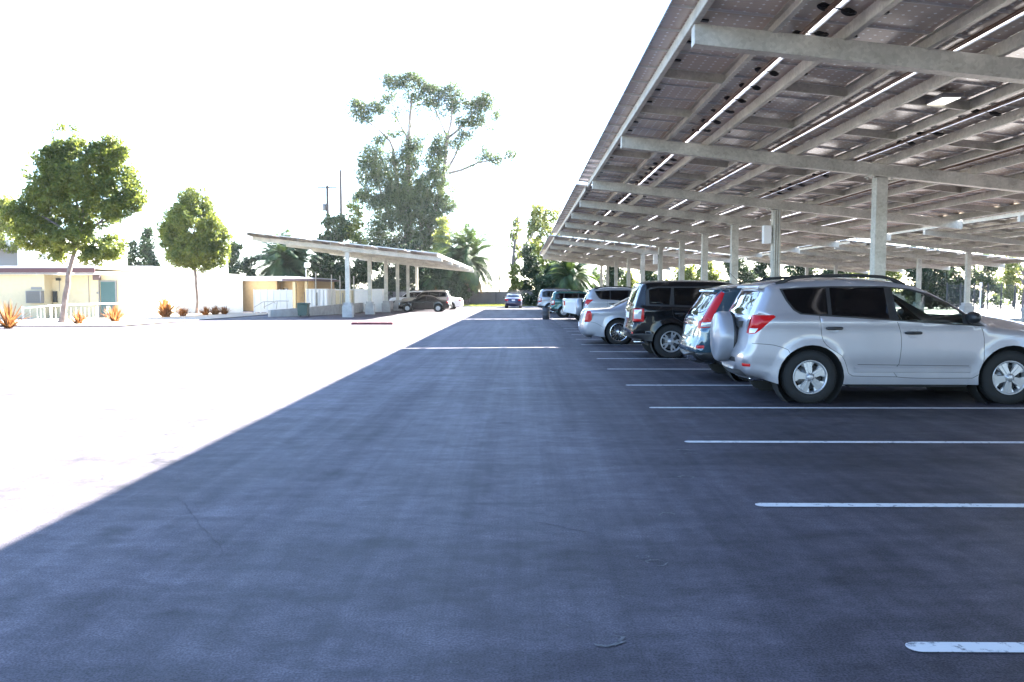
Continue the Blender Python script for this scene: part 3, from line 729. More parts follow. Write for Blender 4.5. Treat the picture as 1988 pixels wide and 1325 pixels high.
def side_feats(d):
    f = [('trim', d['dlo'])]+[(k, p) for k, p in d['win']]
    return f+list(d.get('extra', ()))
RAV = dict(seats=((1.2, 2),), paint='silver', wb=2.66, w=1.84, belt=1.16, tumble=.36, tyre=.365, arch=.075, rim=.235, wheel='five', sill=.27, groove=.50,
  outline=[(-.62, .33), (-.80, .38), (-.88, .50), (-.88, .66), (-.83, .80), (-.80, .98), (-.77, 1.14), (-.66, 1.38), (-.585, 1.53), (-.50, 1.615), (-.2, 1.655), (.4, 1.685), (.95, 1.67), (1.35, 1.62), (1.62, 1.52), (1.95, 1.33), (2.33, 1.09), (2.42, 1.06), (2.8, 1.01), (3.15, .93), (3.36, .80), (3.45, .62), (3.46, .42), (3.36, .27)],
  side=side_feats(dict(
    dlo=[(-.40, 1.56), (-.33, 1.40), (-.24, 1.27), (-.15, 1.215), (.11, 1.195), (1.1, 1.13), (1.9, 1.075), (2.30, 1.055), (2.06, 1.23), (1.84, 1.38), (1.62, 1.49), (1.35, 1.56), (1.0, 1.595), (.3, 1.595), (.0, 1.585)],
    win=[('side_window', [(-.36, 1.545), (-.30, 1.40), (-.21, 1.28), (-.12, 1.23), (.10, 1.215), (.22, 1.22), (.22, 1.57), (.0, 1.568)]),
         ('side_window', [(.27, 1.205), (1.02, 1.152), (1.0, 1.575), (.27, 1.573)]),
         ('front_window', [(1.14, 1.145), (1.9, 1.092), (1.99, 1.09), (2.0, 1.22), (1.82, 1.36), (1.6, 1.46), (1.33, 1.54), (1.1, 1.57)])],
    extra=[('tail_lamp', [(-.86, 1.20), (-.50, 1.205), (-.48, 1.18), (-.56, 1.12), (-.66, 1.02), (-.74, .955), (-.84, .93)]),
           ('reverse_lamp', [(-.86, 1.02), (-.71, 1.025), (-.75, .965), (-.84, .94)]),
           ('fog_reflector', [(-.89, .50), (-.80, .50), (-.80, .54), (-.89, .54)]),
           ('headlight', [(3.18, .86), (3.42, .72), (3.44, .62), (3.2, .66), (3.02, .78), (3.0, .88)])])),
  seams=[[(.10, 1.19), (.12, 1.0), (.15, .86), (.24, .76), (.40, .66), (.47, .52), (.50, .42), (.56, .385), (1.15, .375)],
         [(.62, .54), (1.4, .532), (2.1, .525)], [(1.12, 1.12), (1.175, .98), (1.19, .80), (1.17, .55), (1.15, .375), (2.15, .36)], [(2.24, 1.04), (2.28, .90), (2.28, .62), (2.24, .42), (2.15, .36)],
         [(-.78, .82), (-.5, .80), (-.32, .74), (-.29, .69)]],
  wrap=[('rear_window', [('r', 1.19, -.60), ('r', 1.19, .60), ('r', 1.52, .50), ('r', 1.52, -.50)]),
        ('tail_lamp', [('r', .95, -.95), ('r', .95, -.68), ('r', 1.2, -.70), ('r', 1.2, -.95)]), ('tail_lamp', [('r', .95, .95), ('r', .95, .68), ('r', 1.2, .70), ('r', 1.2, .95)]),
        ('cladding', [('r', .545, -.52), ('r', .60, -.5), ('r', .60, .5), ('r', .545, .52)]), ('lower_bumper', [('r', .36, -.6), ('r', .45, -.6), ('r', .45, .6), ('r', .36, .6)]),
        ('windshield', [('f', 1.12, -.66), ('f', 1.12, .66), ('f', 1.58, .54), ('f', 1.58, -.54)]),
        ('headlight', [('f', .68, -.8), ('f', .68, -.52), ('f', .84, -.56), ('f', .84, -.8)]), ('headlight', [('f', .68, .8), ('f', .68, .52), ('f', .84, .56), ('f', .84, .8)]),
        ('grille', [('f', .66, -.42), ('f', .66, .42), ('f', .84, .45), ('f', .84, -.45)])],
  handles=[(.29, 1.03), (1.34, .97)], rails=(-.42, 1.32, .072), spoiler=(-.66, -.42, 1.60, .60), antenna=(-.30, .30, 1.68), spare=(-1.12, .87, .365), moulding=(.58, 2.12, .43, .52), mirror=(2.06, 1.12),
  bulge=(.07, .16), exhaust=(-.72, -.45, .3))
CRV = dict(paint='blue', wb=2.62, w=1.82, belt=1.08, tumble=.36, tyre=.35, rim=.23, sill=.26, groove=.5, wheel='ten',
  outline=[(-.62, .33), (-.82, .36), (-.93, .45), (-.94, .58), (-.88, .72), (-.86, .9), (-.84, 1.02), (-.74, 1.2), (-.60, 1.42), (-.50, 1.55), (-.2, 1.61), (.4, 1.65), (.95, 1.63), (1.35, 1.57), (1.7, 1.42), (2.3, 1.07), (2.42, 1.03), (2.9, .96), (3.3, .84), (3.45, .65), (3.45, .4), (3.36, .27)],
  side=side_feats(dict(
    dlo=[(-.36, 1.28), (-.25, 1.36), (-.1, 1.46), (.3, 1.53), (.9, 1.54), (1.3, 1.5), (1.65, 1.38), (2.2, 1.06), (1.0, 1.06), (.1, 1.13), (-.2, 1.18)],
    win=[('side_window', [(-.30, 1.28), (-.1, 1.42), (.05, 1.47), (.1, 1.18), (-.15, 1.21)]), ('side_window', [(.16, 1.17), (.98, 1.1), (.96, 1.51), (.2, 1.5)]), ('front_window', [(1.06, 1.1), (2.05, 1.08), (1.6, 1.36), (1.3, 1.46), (1.06, 1.5)])],
    extra=[('tail_lamp', [(-.90, 1.02), (-.72, 1.05), (-.63, 1.1), (-.62, 1.2), (-.51, 1.38), (-.46, 1.50), (-.50, 1.53), (-.6, 1.42), (-.76, 1.2), (-.9, 1.05)]), ('tail_lamp', [(-.92, .90), (-.68, .93), (-.65, 1.08), (-.72, 1.05), (-.92, 1.02)]),
           ('reverse_lamp', [(-.92, .92), (-.70, .94), (-.70, 1.02), (-.9, 1.0)]), ('cladding', [(-.96, .30), (-.5, .30), (-.42, .42), (-.5, .52), (-.75, .5), (-.96, .48)]), ('fog_reflector', [(-.93, .56), (-.82, .57), (-.82, .62), (-.93, .61)])])),
  seams=[[(.05, 1.12), (.08, .9), (.2, .75), (.42, .55), (.5, .36)], [(1.02, 1.05), (1.08, .8), (1.06, .36)], [(2.25, 1.0), (2.25, .5), (2.2, .36)]],
  wrap=[('rear_window', [('r', 1.10, -.58), ('r', 1.10, .58), ('r', 1.5, .50), ('r', 1.5, -.50)]),
        ('tail_lamp', [('r', .9, -.95), ('r', .9, -.60), ('r', 1.02, -.60), ('r', 1.04, -.70), ('r', 1.3, -.63), ('r', 1.5, -.58), ('r', 1.5, -.9), ('r', 1.3, -.95)]),
        ('tail_lamp', [('r', .9, .95), ('r', .9, .60), ('r', 1.02, .60), ('r', 1.04, .70), ('r', 1.3, .63), ('r', 1.5, .58), ('r', 1.5, .9), ('r', 1.3, .95)]),
        ('chrome_trim', [('r', .94, -.58), ('r', .94, .58), ('r', 1.0, .58), ('r', 1.0, -.58)]), ('licence_plate', [('r', .78, -.17), ('r', .78, .17), ('r', .92, .17), ('r', .92, -.17)]),
        ('cladding', [('r', .34, -.8), ('r', .5, -.8), ('r', .5, .8), ('r', .34, .8)]), ('chrome_trim', [('r', .37, -.5), ('r', .44, -.55), ('r', .44, .55), ('r', .37, .5)]),
        ('windshield', [('f', 1.1, -.66), ('f', 1.1, .66), ('f', 1.52, .54), ('f', 1.52, -.54)])],
  handles=[(.3, .98), (1.3, .95)], spoiler=(-.62, -.38, 1.55, .58), antenna=(.0, 0, 1.66), wiper=(-.86, 1.1), bulge=(.09, .14))
LR = dict(paint='black', wb=2.66, w=1.90, belt=1.14, tumble=.20, tyre=.385, rim=.245, arch=.05, sill=.34, wheel='ten', round=.09,
  outline=[(-.66, .42), (-.80, .46), (-.88, .52), (-.88, .68), (-.84, .80), (-.83, 1.0), (-.82, 1.14), (-.70, 1.52), (-.64, 1.66), (-.52, 1.715), (-.1, 1.74), (.6, 1.745), (1.2, 1.725), (1.5, 1.66), (1.75, 1.48), (2.15, 1.17), (2.3, 1.13), (2.8, 1.09), (3.2, 1.02), (3.36, .88), (3.42, .6), (3.38, .36)],
  side=side_feats(dict(
    dlo=[(-.56, 1.56), (-.58, 1.20), (-.2, 1.18), (1.0, 1.14), (2.15, 1.12), (1.75, 1.44), (1.5, 1.58), (1.2, 1.63), (-.3, 1.63)],
    win=[('side_window', [(-.50, 1.56), (-.50, 1.23), (-.05, 1.22), (0, 1.60), (-.3, 1.60)]), ('side_window', [(.06, 1.22), (.95, 1.18), (.95, 1.6), (.06, 1.6)]), ('side_window', [(1.04, 1.18), (2.0, 1.15), (1.7, 1.42), (1.46, 1.55), (1.04, 1.6)])],
    extra=[('tail_lamp', [(-.9, .84), (-.62, .84), (-.62, 1.13), (-.9, 1.13)]), ('reverse_lamp', [(-.9, .90), (-.69, .90), (-.67, 1.11), (-.9, 1.11)]), ('fog_reflector', [(-.9, .56), (-.86, .56), (-.86, .60), (-.9, .60)]),
           ('cladding', [(-.9, .40), (-.35, .40), (-.38, .56), (-.9, .56)])])),
  seams=[[(.02, 1.15), (.05, .95), (.35, .75), (.44, .5), (.46, .38)], [(1.0, 1.1), (1.02, .8), (1.0, .38)], [(2.2, 1.08), (2.2, .5)]],
  wrap=[('rear_window', [('r', 1.17, -.68), ('r', 1.17, .68), ('r', 1.62, .62), ('r', 1.62, -.62)]),
        ('tail_lamp', [('r', .84, -1), ('r', .84, -.68), ('r', 1.13, -.70), ('r', 1.13, -1)]), ('tail_lamp', [('r', .84, 1), ('r', .84, .68), ('r', 1.13, .70), ('r', 1.13, 1)]),
        ('chrome_trim', [('r', 1.08, -.4), ('r', 1.08, .4), ('r', 1.12, .4), ('r', 1.12, -.4)]), ('licence_plate', [('r', .9, -.26), ('r', .9, .26), ('r', 1.03, .26), ('r', 1.03, -.26)]),
        ('cladding', [('r', .43, -.84), ('r', .56, -.84), ('r', .56, .84), ('r', .43, .84)]), ('windshield', [('f', 1.18, -.7), ('f', 1.18, .7), ('f', 1.64, .6), ('f', 1.64, -.6)])],
  handles=[(.18, 1.02), (1.2, 1.02)], wiper=(-.85, 1.2), bulge=(.05, .08), exhaust=(-.8, -.55, .36))
SED = dict(seatz=.24, seats=((.85, 2), (1.65, 2)), paint='silver2', wb=3.05, w=1.88, belt=1.0, tumble=.42, tyre=.365, rim=.265, arch=.06, sill=.22, wheel='fine', rimmat=M_CHROME, round=.10,
  outline=[(-.74, .26), (-.92, .28), (-1.0, .40), (-1.0, .58), (-.97, .72), (-.95, .88), (-.90, .985), (-.80, 1.015), (-.45, 1.03), (-.15, 1.06), (.35, 1.30), (.62, 1.41), (1.0, 1.465), (1.5, 1.46), (1.85, 1.38), (2.2, 1.2), (2.55, 1.03), (2.7, .99), (3.2, .95), (3.6, .88), (3.82, .75), (3.88, .5), (3.8, .22)],
  side=side_feats(dict(
    dlo=[(.22, 1.09), (.5, 1.26), (.75, 1.34), (1.1, 1.39), (1.5, 1.385), (1.8, 1.32), (2.15, 1.16), (2.4, 1.04), (1.3, 1.06)],
    win=[('side_window', [(.34, 1.105), (.56, 1.25), (.8, 1.32), (1.14, 1.37), (1.2, 1.09), (.8, 1.1)]), ('side_window', [(1.27, 1.09), (1.24, 1.365), (1.5, 1.365), (1.77, 1.30), (2.1, 1.15), (2.28, 1.07)])],
    extra=[('tail_lamp', [(-1.0, .66), (-.84, .66), (-.78, .72), (-.78, .90), (-.82, .97), (-.93, .98), (-1.0, .9)])])),
  seams=[[(.42, 1.06), (.42, .9), (.62, .6), (.65, .28)], [(1.22, 1.04), (1.25, .6), (1.22, .28)], [(2.4, 1.0), (2.4, .5), (2.35, .28)], [(-1.0, .66), (-.7, .64), (-.45, .5)]],
  wrap=[('rear_window', [('r', 1.09, -.62), ('r', 1.09, .62), ('r', 1.38, .50), ('r', 1.38, -.50)]),
        ('tail_lamp', [('r', .68, -1), ('r', .68, -.78), ('r', .95, -.78), ('r', .97, -1)]), ('tail_lamp', [('r', .68, 1), ('r', .68, .78), ('r', .95, .78), ('r', .97, 1)]),
        ('licence_plate', [('r', .50, -.18), ('r', .50, .18), ('r', .62, .18), ('r', .62, -.18)]), ('windshield', [('f', 1.07, -.66), ('f', 1.07, .66), ('f', 1.40, .54), ('f', 1.40, -.54)])],
  handles=[(.62, .9), (1.55, .88)], handlemat=M_CHROME, mirror=(2.2, 1.0), bulge=(.10, .12))
def var(d, **k): q = dict(d); q.update(k); return q
SUV = var(LR, wb=2.8, w=1.84, tyre=.37, rim=.22, wheel='cover', rails=(-.5, 1.3, .06), belt=1.12)
SEDAN = dict(seatz=.22, seats=((.75, 2), (1.45, 2)), paint='navy', wb=2.7, w=1.8, belt=.95, tumble=.42, tyre=.32, rim=.2, sill=.24, wheel='six', round=.1,
  outline=[(-.72, .28), (-.92, .34), (-.98, .5), (-.94, .75), (-.9, .92), (-.75, .99), (-.4, 1.02), (-.1, 1.08), (.35, 1.3), (.7, 1.4), (1.2, 1.42), (1.6, 1.36), (2.2, 1.03), (2.5, .94), (3.0, .86), (3.35, .74), (3.5, .55), (3.46, .28)],
  side=side_feats(dict(dlo=[(.05, 1.03), (.4, 1.23), (.75, 1.33), (1.2, 1.35), (1.55, 1.29), (2.05, 1.01)],
    win=[('side_window', [(.16, 1.045), (.44, 1.21), (.77, 1.30), (1.02, 1.32), (1.02, 1.04)]), ('side_window', [(1.08, 1.04), (1.08, 1.32), (1.2, 1.325), (1.52, 1.26), (1.9, 1.03)])],
    extra=[('tail_lamp', [(-1, .74), (-.72, .78), (-.74, .93), (-.96, .92)])])),
  seams=[[(1.05, 1.0), (1.08, .6), (1.05, .3)], [(2.1, .98), (2.1, .5), (2.05, .3)]],
  wrap=[('rear_window', [('r', 1.09, -.6), ('r', 1.09, .6), ('r', 1.34, .5), ('r', 1.34, -.5)]), ('tail_lamp', [('r', .74, -1), ('r', .74, -.5), ('r', .92, -.5), ('r', .92, -1)]), ('tail_lamp', [('r', .74, 1), ('r', .74, .5), ('r', .92, .5), ('r', .92, 1)]),
        ('licence_plate', [('r', .72, -.16), ('r', .72, .16), ('r', .86, .16), ('r', .86, -.16)]), ('windshield', [('f', 1.04, -.64), ('f', 1.04, .64), ('f', 1.34, .5), ('f', 1.34, -.5)]),
        ('headlight', [('f', .6, -.8), ('f', .6, -.5), ('f', .74, -.5), ('f', .74, -.8)]), ('headlight', [('f', .6, .8), ('f', .6, .5), ('f', .74, .5), ('f', .74, .8)])],
  handles=[(.35, .85), (1.3, .83)], bulge=(.1, .14))
COUPE = var(SEDAN, paint='black', wb=2.7, wheel='cover')
PICK = dict(paint='white', wb=3.3, w=1.9, belt=1.15, tumble=.25, tyre=.38, rim=.22, sill=.38, wheel='six', round=.06,
  outline=[(-1.0, .48), (-1.12, .5), (-1.14, .64), (-1.1, .72), (-1.1, 1.2), (-1.08, 1.235), (-.9, 1.24), (.6, 1.24), (.95, 1.24), (1.0, 1.30), (1.08, 1.68), (1.2, 1.74), (1.8, 1.76), (2.2, 1.70), (2.75, 1.25), (3.0, 1.18), (3.9, 1.1), (4.1, .9), (4.12, .6), (4.0, .4)],
  side=side_feats(dict(dlo=[(1.14, 1.22), (1.2, 1.64), (1.8, 1.67), (2.15, 1.62), (2.6, 1.22)], win=[('side_window', [(1.2, 1.24), (1.25, 1.61), (1.7, 1.64), (1.7, 1.24)]), ('side_window', [(1.76, 1.24), (1.76, 1.64), (2.1, 1.6), (2.45, 1.24)])],
    extra=[('tail_lamp', [(-1.16, .86), (-1.03, .86), (-1.03, 1.12), (-1.16, 1.12)])])), seams=[[(.98, 1.2), (.98, .6)], [(1.74, 1.2), (1.74, .5)]],
  wrap=[('rear_window', [('r', 1.34, -.6), ('r', 1.34, .6), ('r', 1.64, .56), ('r', 1.64, -.56)]), ('tail_lamp', [('r', .86, -1), ('r', .86, -.80), ('r', 1.12, -.80), ('r', 1.12, -1)]), ('tail_lamp', [('r', .86, 1), ('r', .86, .80), ('r', 1.12, .80), ('r', 1.12, 1)]),
        ('chrome_trim', [('r', .52, -.8), ('r', .68, -.8), ('r', .68, .8), ('r', .52, .8)]), ('windshield', [('f', 1.28, -.7), ('f', 1.28, .7), ('f', 1.68, .6), ('f', 1.68, -.6)])],
  handles=[(1.9, 1.08)], bulge=(.02, .1), seats=((2.0, 2),), dashx=2.5)
gC = 'cars parked nose-in under the aisle-side canopies'
def park(x_rear_wheel, y, kind, spec, label, cat, scale=1.0, rz=0.0, group=gC, fine=.09, z=None):
    return build_car(kind, label, cat, (x_rear_wheel, y, gz(y) if z is None else z), rz, spec, group, scale, fine)
park(4.04, 12.42, 'parked_suv', RAV, 'nearest silver sport utility with a grey spare tyre cover and black roof rails', 'car', 1.03, R(-1), fine=.05)
park(3.98, 15.1, 'parked_suv', CRV, 'steel blue sport utility with tall red tail lamps, half hidden behind the nearest silver car', 'car', 1.02, fine=.06)
park(3.45, 20.0, 'parked_suv', LR, 'boxy black sport utility with square tail lamps and split-spoke silver wheels', 'car', 1.02, fine=.06)
park(2.80, 24.7, 'parked_sedan', SED, 'silver sedan with fine-spoke wheels, its rear poking out past the black car', 'car', 1.0, fine=.065)
park(3.45, 35.4, 'parked_suv', var(RAV, paint='silver2', wheel='six'), 'farther silver sport utility with a spare tyre on its tailgate, behind the silver sedan', 'car', 1.0)
park(3.3, 45.0, 'pickup_truck', PICK, 'small white pickup truck showing its square tailgate corner', 'pickup truck', .95)
park(2.6, 52.0, 'parked_suv', var(SUV, paint='green', wb=2.4), 'dark teal sport utility parked between the white pickup and the farthest silver one', 'car', .92)
park(2.1, 62.0, 'parked_suv', var(SUV, paint='silver2'), 'farthest silver sport utility, at the end of the right-hand row', 'car', 1.03)
gL = 'cars parked under the left canopy'
park(-6.75, 67.3, 'parked_coupe', COUPE, 'low black coupe facing left at the end of the left canopy', 'car', .92, math.pi, gL)
park(-7.1, 72.4, 'parked_suv', var(SUV, paint='tan'), 'tan sport utility just behind the black coupe', 'car', 1.0, math.pi, gL)
park(-6.6, 77.6, 'parked_sedan', var(SEDAN, paint='white'), 'white sedan in full sun behind the tan sport utility', 'car', 1.05, math.pi, gL)
park(-9.6, 81.5, 'parked_suv', var(SUV, paint='white'), 'white sport utility mostly hidden behind the tan one', 'car', 1.0, math.pi, gL)
park(UX(997, 86), 85.0, 'parked_sedan', SEDAN, 'dark blue sedan standing alone at the end of the aisle, seen from behind', 'car', 1.0, math.pi/2, None)

# ------------------------------------------------------------------ trees and plants
rng = np.random.default_rng(7); random.seed(11)
def leaf_quads(C, size, aspect=.5, up=0.0):
    n = len(C); d = rng.normal(size=(n, 3)); d[:, 2] += up; d /= np.linalg.norm(d, axis=1)[:, None]
    e = rng.normal(size=(n, 3)); e -= (e*d).sum(1)[:, None]*d; e /= np.linalg.norm(e, axis=1)[:, None]
    L_ = size*rng.uniform(.65, 1.3, n)[:, None]; W_ = L_*aspect
    V = np.stack([C-d*L_*.5, C+e*W_*.5, C+d*L_*.5, C-e*W_*.5], 1).reshape(-1, 3)
    return V, np.arange(4*n).reshape(-1, 4)
def crown_points(blobs, Y, clump, per, dens, depth, la):
    out = []
    for bl in blobs:
        u, v, ru, rv = bl[:4]; k = bl[4] if len(bl) > 4 else 1.0
        rx, rz = ru/F_PX*Y, rv/F_PX*Y; ry = (rx+rz)*.5*depth
        c = np.array(PX(u, v, Y)); c[1] += rng.uniform(-.5, .5)*ry*.8
        nl = dens*k*k*math.pi*rx*rz/la; nc = max(2, int(nl/per))
        d = rng.normal(size=(nc, 3)); d /= np.linalg.norm(d, axis=1)[:, None]; r = rng.uniform(.1, 1, nc)**.4
        cc = c+d*r[:, None]*np.array([rx, ry, rz])*.95
        np_ = rng.integers(int(per*.5), int(per*1.5), nc); cl = np.repeat(cc, np_, axis=0)
        q = rng.normal(size=cl.shape); q /= np.linalg.norm(q, axis=1)[:, None]; q *= rng.uniform(.2, 1, len(cl))[:, None]**.5
        out.append(cl+q*clump*np.array([1, 1, .8])*.75)
    return np.concatenate(out)
def tree(kind, label, base, Y, blobs, m, limbs=(), leaf=.12, clump=.3, per=26, dens=1.0, depth=.9, bark=None, group=None, cat='tree', aspect=.55):
    """base: (u, trunk radius); limbs: [(list of (u, v), r0, r1)]"""
    bark = bark or M_BARK
    bx = UX(base[0], Y); root = thing(kind, label, cat, (bx, Y, gz(Y)), 0, group)
    C = crown_points(blobs, Y, clump, per, dens*6.5, depth, leaf*leaf*aspect*.5); C = C[C[:, 2] > gz(Y)+.05]
    V, Fq = leaf_quads(C, leaf, aspect); V = V-np.array(root.location)
    link('crown', mesh_np('crown', V, Fq, [m]), root)
    b = MB()
    for i, (pts, r0, r1) in enumerate(limbs):
        P = []; n = len(pts); off = 0 if i == 0 else random.uniform(-.6, .6)
        for j, (u, v) in enumerate(pts):
            p = PX(u, v, Y); p.y += off*j/max(1, n-1)
            if i == 0 and j == 0: p.z = gz(Y)-.1
            P.append(p)
        Q = catmull([tuple(p) for p in P], .5 if Y < 70 else 1.2); rs = [r0+(r1-r0)*k/(len(Q)-1) for k in range(len(Q))]
        Q = [Vector(q)+Vector((random.uniform(-1, 1), random.uniform(-1, 1), 0))*rs[k]*.25 for k, q in enumerate(Q)]
        if i == 0: rs[0] *= 1.5
        b.tube(Q, rs, 9)
    if not limbs: b.tube([(bx, Y, gz(Y)-.1), (bx+.1, Y, gz(Y)+1.2), (bx, Y, gz(Y)+2.4)], [base[1], base[1]*.8, base[1]*.4], 8)
    b.build('trunk', bark, root, world=True)
    return root
def Z3(ox, oy, sc, L_): return [(ox+a[0]/sc, oy+a[1]/sc)+tuple(x/sc for x in a[2:4])+tuple(a[4:]) for a in L_]

tree('round_tree', 'large round-crowned green tree with a leaning trunk, in front of the maroon-edged building', (112, .14), 39.5,
  [(95, 372, 48, 40), (120, 345, 44, 36), (150, 392, 82, 62), (165, 340, 62, 50), (60, 412, 42, 34), (35, 420, 26, 20), (75, 452, 50, 36), (110, 318, 34, 36), (125, 292, 32, 22), (150, 282, 18, 18), (205, 305, 38, 36), (218, 280, 18, 16), (245, 300, 16, 16),
   (238, 362, 38, 48), (262, 385, 20, 30), (228, 410, 30, 24), (205, 480, 33, 27), (180, 498, 28, 18), (145, 462, 48, 30), (88, 482, 36, 22), (110, 500, 16, 8), (155, 255, 7, 6, .8), (108, 266, 12, 8, .6), (72, 304, 7, 7, .8), (50, 332, 6, 9, .8), (125, 252, 4, 4, .6), (60, 350, 12, 12, .6), (18, 398, 10, 8, .8)],
  M_LEAF, [([(112, 628), (124, 572), (134, 520), (145, 482), (158, 440), (165, 400)], .15, .07), ([(146, 480), (120, 440), (90, 420)], .07, .03), ([(150, 470), (190, 430), (230, 390)], .07, .03), ([(146, 482), (185, 478), (205, 480)], .06, .02), ([(158, 440), (150, 370), (140, 310)], .06, .02)],
  leaf=.16, clump=.34, per=34, dens=1.25, group='green trees by the white building')
tree('round_tree', 'smaller egg-shaped green tree on a thin straight trunk, in front of the long white wall', (380, .09), 59.0,
  [(378, 440, 58, 48), (365, 500, 44, 22), (410, 500, 34, 22), (330, 450, 20, 30), (375, 400, 40, 26), (372, 382, 22, 14), (380, 488, 50, 28), (416, 452, 28, 38), (345, 468, 34, 40), (350, 420, 26, 24), (425, 480, 22, 22), (385, 515, 22, 12), (442, 462, 10, 12, .8), (370, 368, 8, 6, .8), (395, 372, 5, 5, .5)],
  M_LEAF, [([(380, 606), (381, 570), (378, 528), (378, 490), (378, 440)], .11, .05), ([(378, 500), (350, 470)], .05, .02), ([(378, 500), (410, 465)], .05, .02)],
  leaf=.18, clump=.38, per=34, dens=1.25, group='green trees by the white building')
EU = Z3(650, 130, 2.82, [(330, 110, 55, 38), (430, 105, 68, 36), (400, 75, 50, 12), (540, 170, 58, 45), (520, 130, 40, 25), (650, 165, 52, 50), (310, 190, 40, 26), (240, 240, 40, 34), (175, 235, 45, 30), (115, 240, 38, 34), (165, 290, 50, 22), (440, 185, 48, 26), (540, 215, 50, 22, .7),
  (755, 210, 45, 36), (820, 220, 45, 34), (770, 300, 45, 46, .8), (850, 190, 25, 22), (893, 285, 14, 32, .8), (820, 168, 22, 14), (700, 315, 30, 24), (655, 240, 35, 30, .8), (400, 270, 90, 34, .35), (570, 310, 60, 30, .3), (480, 330, 70, 30, .2), (850, 340, 20, 16, .6), (880, 378, 8, 6, .6),
  (345, 380, 40, 22, .8), (720, 400, 34, 34, .9), (680, 438, 42, 26, .9), (250, 425, 32, 28), (582, 420, 46, 40), (440, 430, 52, 38), (500, 380, 30, 14, .5), (210, 495, 60, 48), (180, 585, 58, 60), (290, 560, 76, 66), (410, 530, 66, 76), (560, 530, 58, 84), (250, 680, 110, 66), (390, 680, 96, 80), (545, 660, 76, 80),
  (620, 755, 44, 44), (645, 680, 18, 20, .7), (150, 730, 50, 36), (330, 790, 130, 76), (520, 800, 98, 78), (560, 880, 70, 70), (330, 900, 140, 70), (480, 950, 110, 50), (885, 515, 36, 26), (825, 470, 18, 30, .8), (960, 490, 32, 20, .9), (975, 515, 14, 22, .5), (785, 505, 30, 18, .6), (845, 500, 24, 20, .8), (740, 540, 30, 10, .3)])
EU = [(a[0], a[1], a[2]*1.28, a[3]*1.3)+tuple(min(1, k*1.3) for k in a[4:]) for a in EU]+Z3(650, 130, 2.82, [(480, 230, 110, 40, .45), (620, 260, 90, 40, .4), (780, 260, 90, 60, .4), (300, 300, 60, 40, .35), (540, 980, 120, 60), (250, 980, 130, 50), (430, 760, 150, 130, .8)])
EL = [([(400, 1240), (405, 900), (408, 600), (414, 420), (420, 300), (430, 160)], .75, .12), ([(470, 1000), (560, 760), (600, 600), (620, 400), (640, 330), (650, 200)], .45, .08), ([(608, 580), (660, 500), (690, 420)], .22, .08),
  ([(612, 592), (700, 572), (780, 535), (880, 518), (960, 496)], .2, .05), ([(360, 800), (335, 520), (310, 420), (240, 350), (190, 315), (130, 270)], .35, .06), ([(618, 410), (720, 320), (770, 250), (830, 220)], .2, .05), ([(470, 900), (500, 740), (560, 600), (580, 440)], .3, .08),
  ([(415, 420), (350, 300), (320, 180)], .15, .05), ([(620, 400), (560, 260), (530, 180)], .14, .04), ([(320, 900), (260, 700), (200, 560)], .25, .08), ([(700, 330), (790, 300), (890, 290)], .09, .03)]
tree('eucalyptus_tree', 'very tall open-crowned eucalyptus rising behind the left canopy', (795, .7), 108, EU, M_EUC, [([(650+a/2.82, 130+b/2.82) for a, b in p], r0, r1) for p, r0, r1 in EL],
  leaf=.33, clump=1.0, per=30, dens=.72, depth=.7, bark=M_BARKP, aspect=.4)
gB = 'trees beyond the lot'
def bg_tree(label, u, vtop, vbot, ru, Y, m=None, n=7, leaf=.36, dens=1.1, kind='leafy_tree', seed=None, clump=.6, taper=.5, limbs=(), per=22):
    bl = []
    for i in range(n):
        f = (i+.5)/n; v = vbot+(vtop-vbot)*f; wd = ru*(1-taper*f)
        bl.append((u+random.uniform(-.45, .45)*wd*1.2, v+random.uniform(-3, 3), wd*random.uniform(.5, .75), (vbot-vtop)/n*random.uniform(.8, 1.15)))
        bl.append((u+random.choice((-1, 1))*wd*random.uniform(.3, .7), v, wd*.4, (vbot-vtop)/n*.8))
    bl.append((u+random.uniform(-.1, .1)*ru, vtop+4, ru*.22, 5))
    return tree(kind, label, (u, .2), Y, bl, m or M_DKLEAF, limbs, leaf=leaf, clump=clump, per=per, dens=dens, group=gB)
bg_tree('dark pointed conifer behind the white roof, between the two round trees', 287, 447, 530, 28, 85, n=8, taper=.75, kind='conifer_tree')
bg_tree('small dark conifer top at the left of the pointed one, above the white roof', 256, 474, 530, 13, 85, n=5, kind='conifer_tree')
bg_tree('dark shrubby tree top just right of the egg-shaped tree', 456, 472, 545, 20, 88, n=6)
bg_tree('dark low tree between the egg-shaped tree and the left palm', 482, 503, 560, 18, 90, n=5)
bg_tree('pale yellow-green tree cut by the left edge of the view', 4, 385, 480, 36, 75, M_YLEAF, n=7)
bg_tree('dark tree clump above the tan-orange building', 575, 478, 590, 42, 98, n=7)
bg_tree('olive bushy tree left of the eucalyptus trunk, behind the utility poles', 655, 425, 590, 62, 100, M_EUC, n=9)
bg_tree('pale green bush crown leaning on the left side of the eucalyptus', 688, 400, 480, 30, 100, M_YLEAF, n=6, dens=.6)
bg_tree('dark tree seen through the middle posts of the left canopy', 715, 490, 598, 55, 96, n=6)
bg_tree('dark tree seen through the last posts of the left canopy', 800, 480, 598, 58, 100, n=6)
bg_tree('yellow-lit shrub tree at the right foot of the eucalyptus', 858, 425, 560, 22, 103, M_YLEAF, n=7, dens=.8)
bg_tree('dark shrub mass behind the parked tan and white cars', 865, 515, 598, 50, 94, n=5, taper=.2)
bg_tree('dark low tree under the biggest palm', 925, 525, 598, 42, 101, n=5, taper=.3)
bg_tree('dark tree filling the view between the left canopy posts', 760, 478, 598, 50, 102, n=6, taper=.2)
bg_tree('dark bushy tree behind the yard poles', 640, 500, 598, 46, 94, n=5, taper=.2)
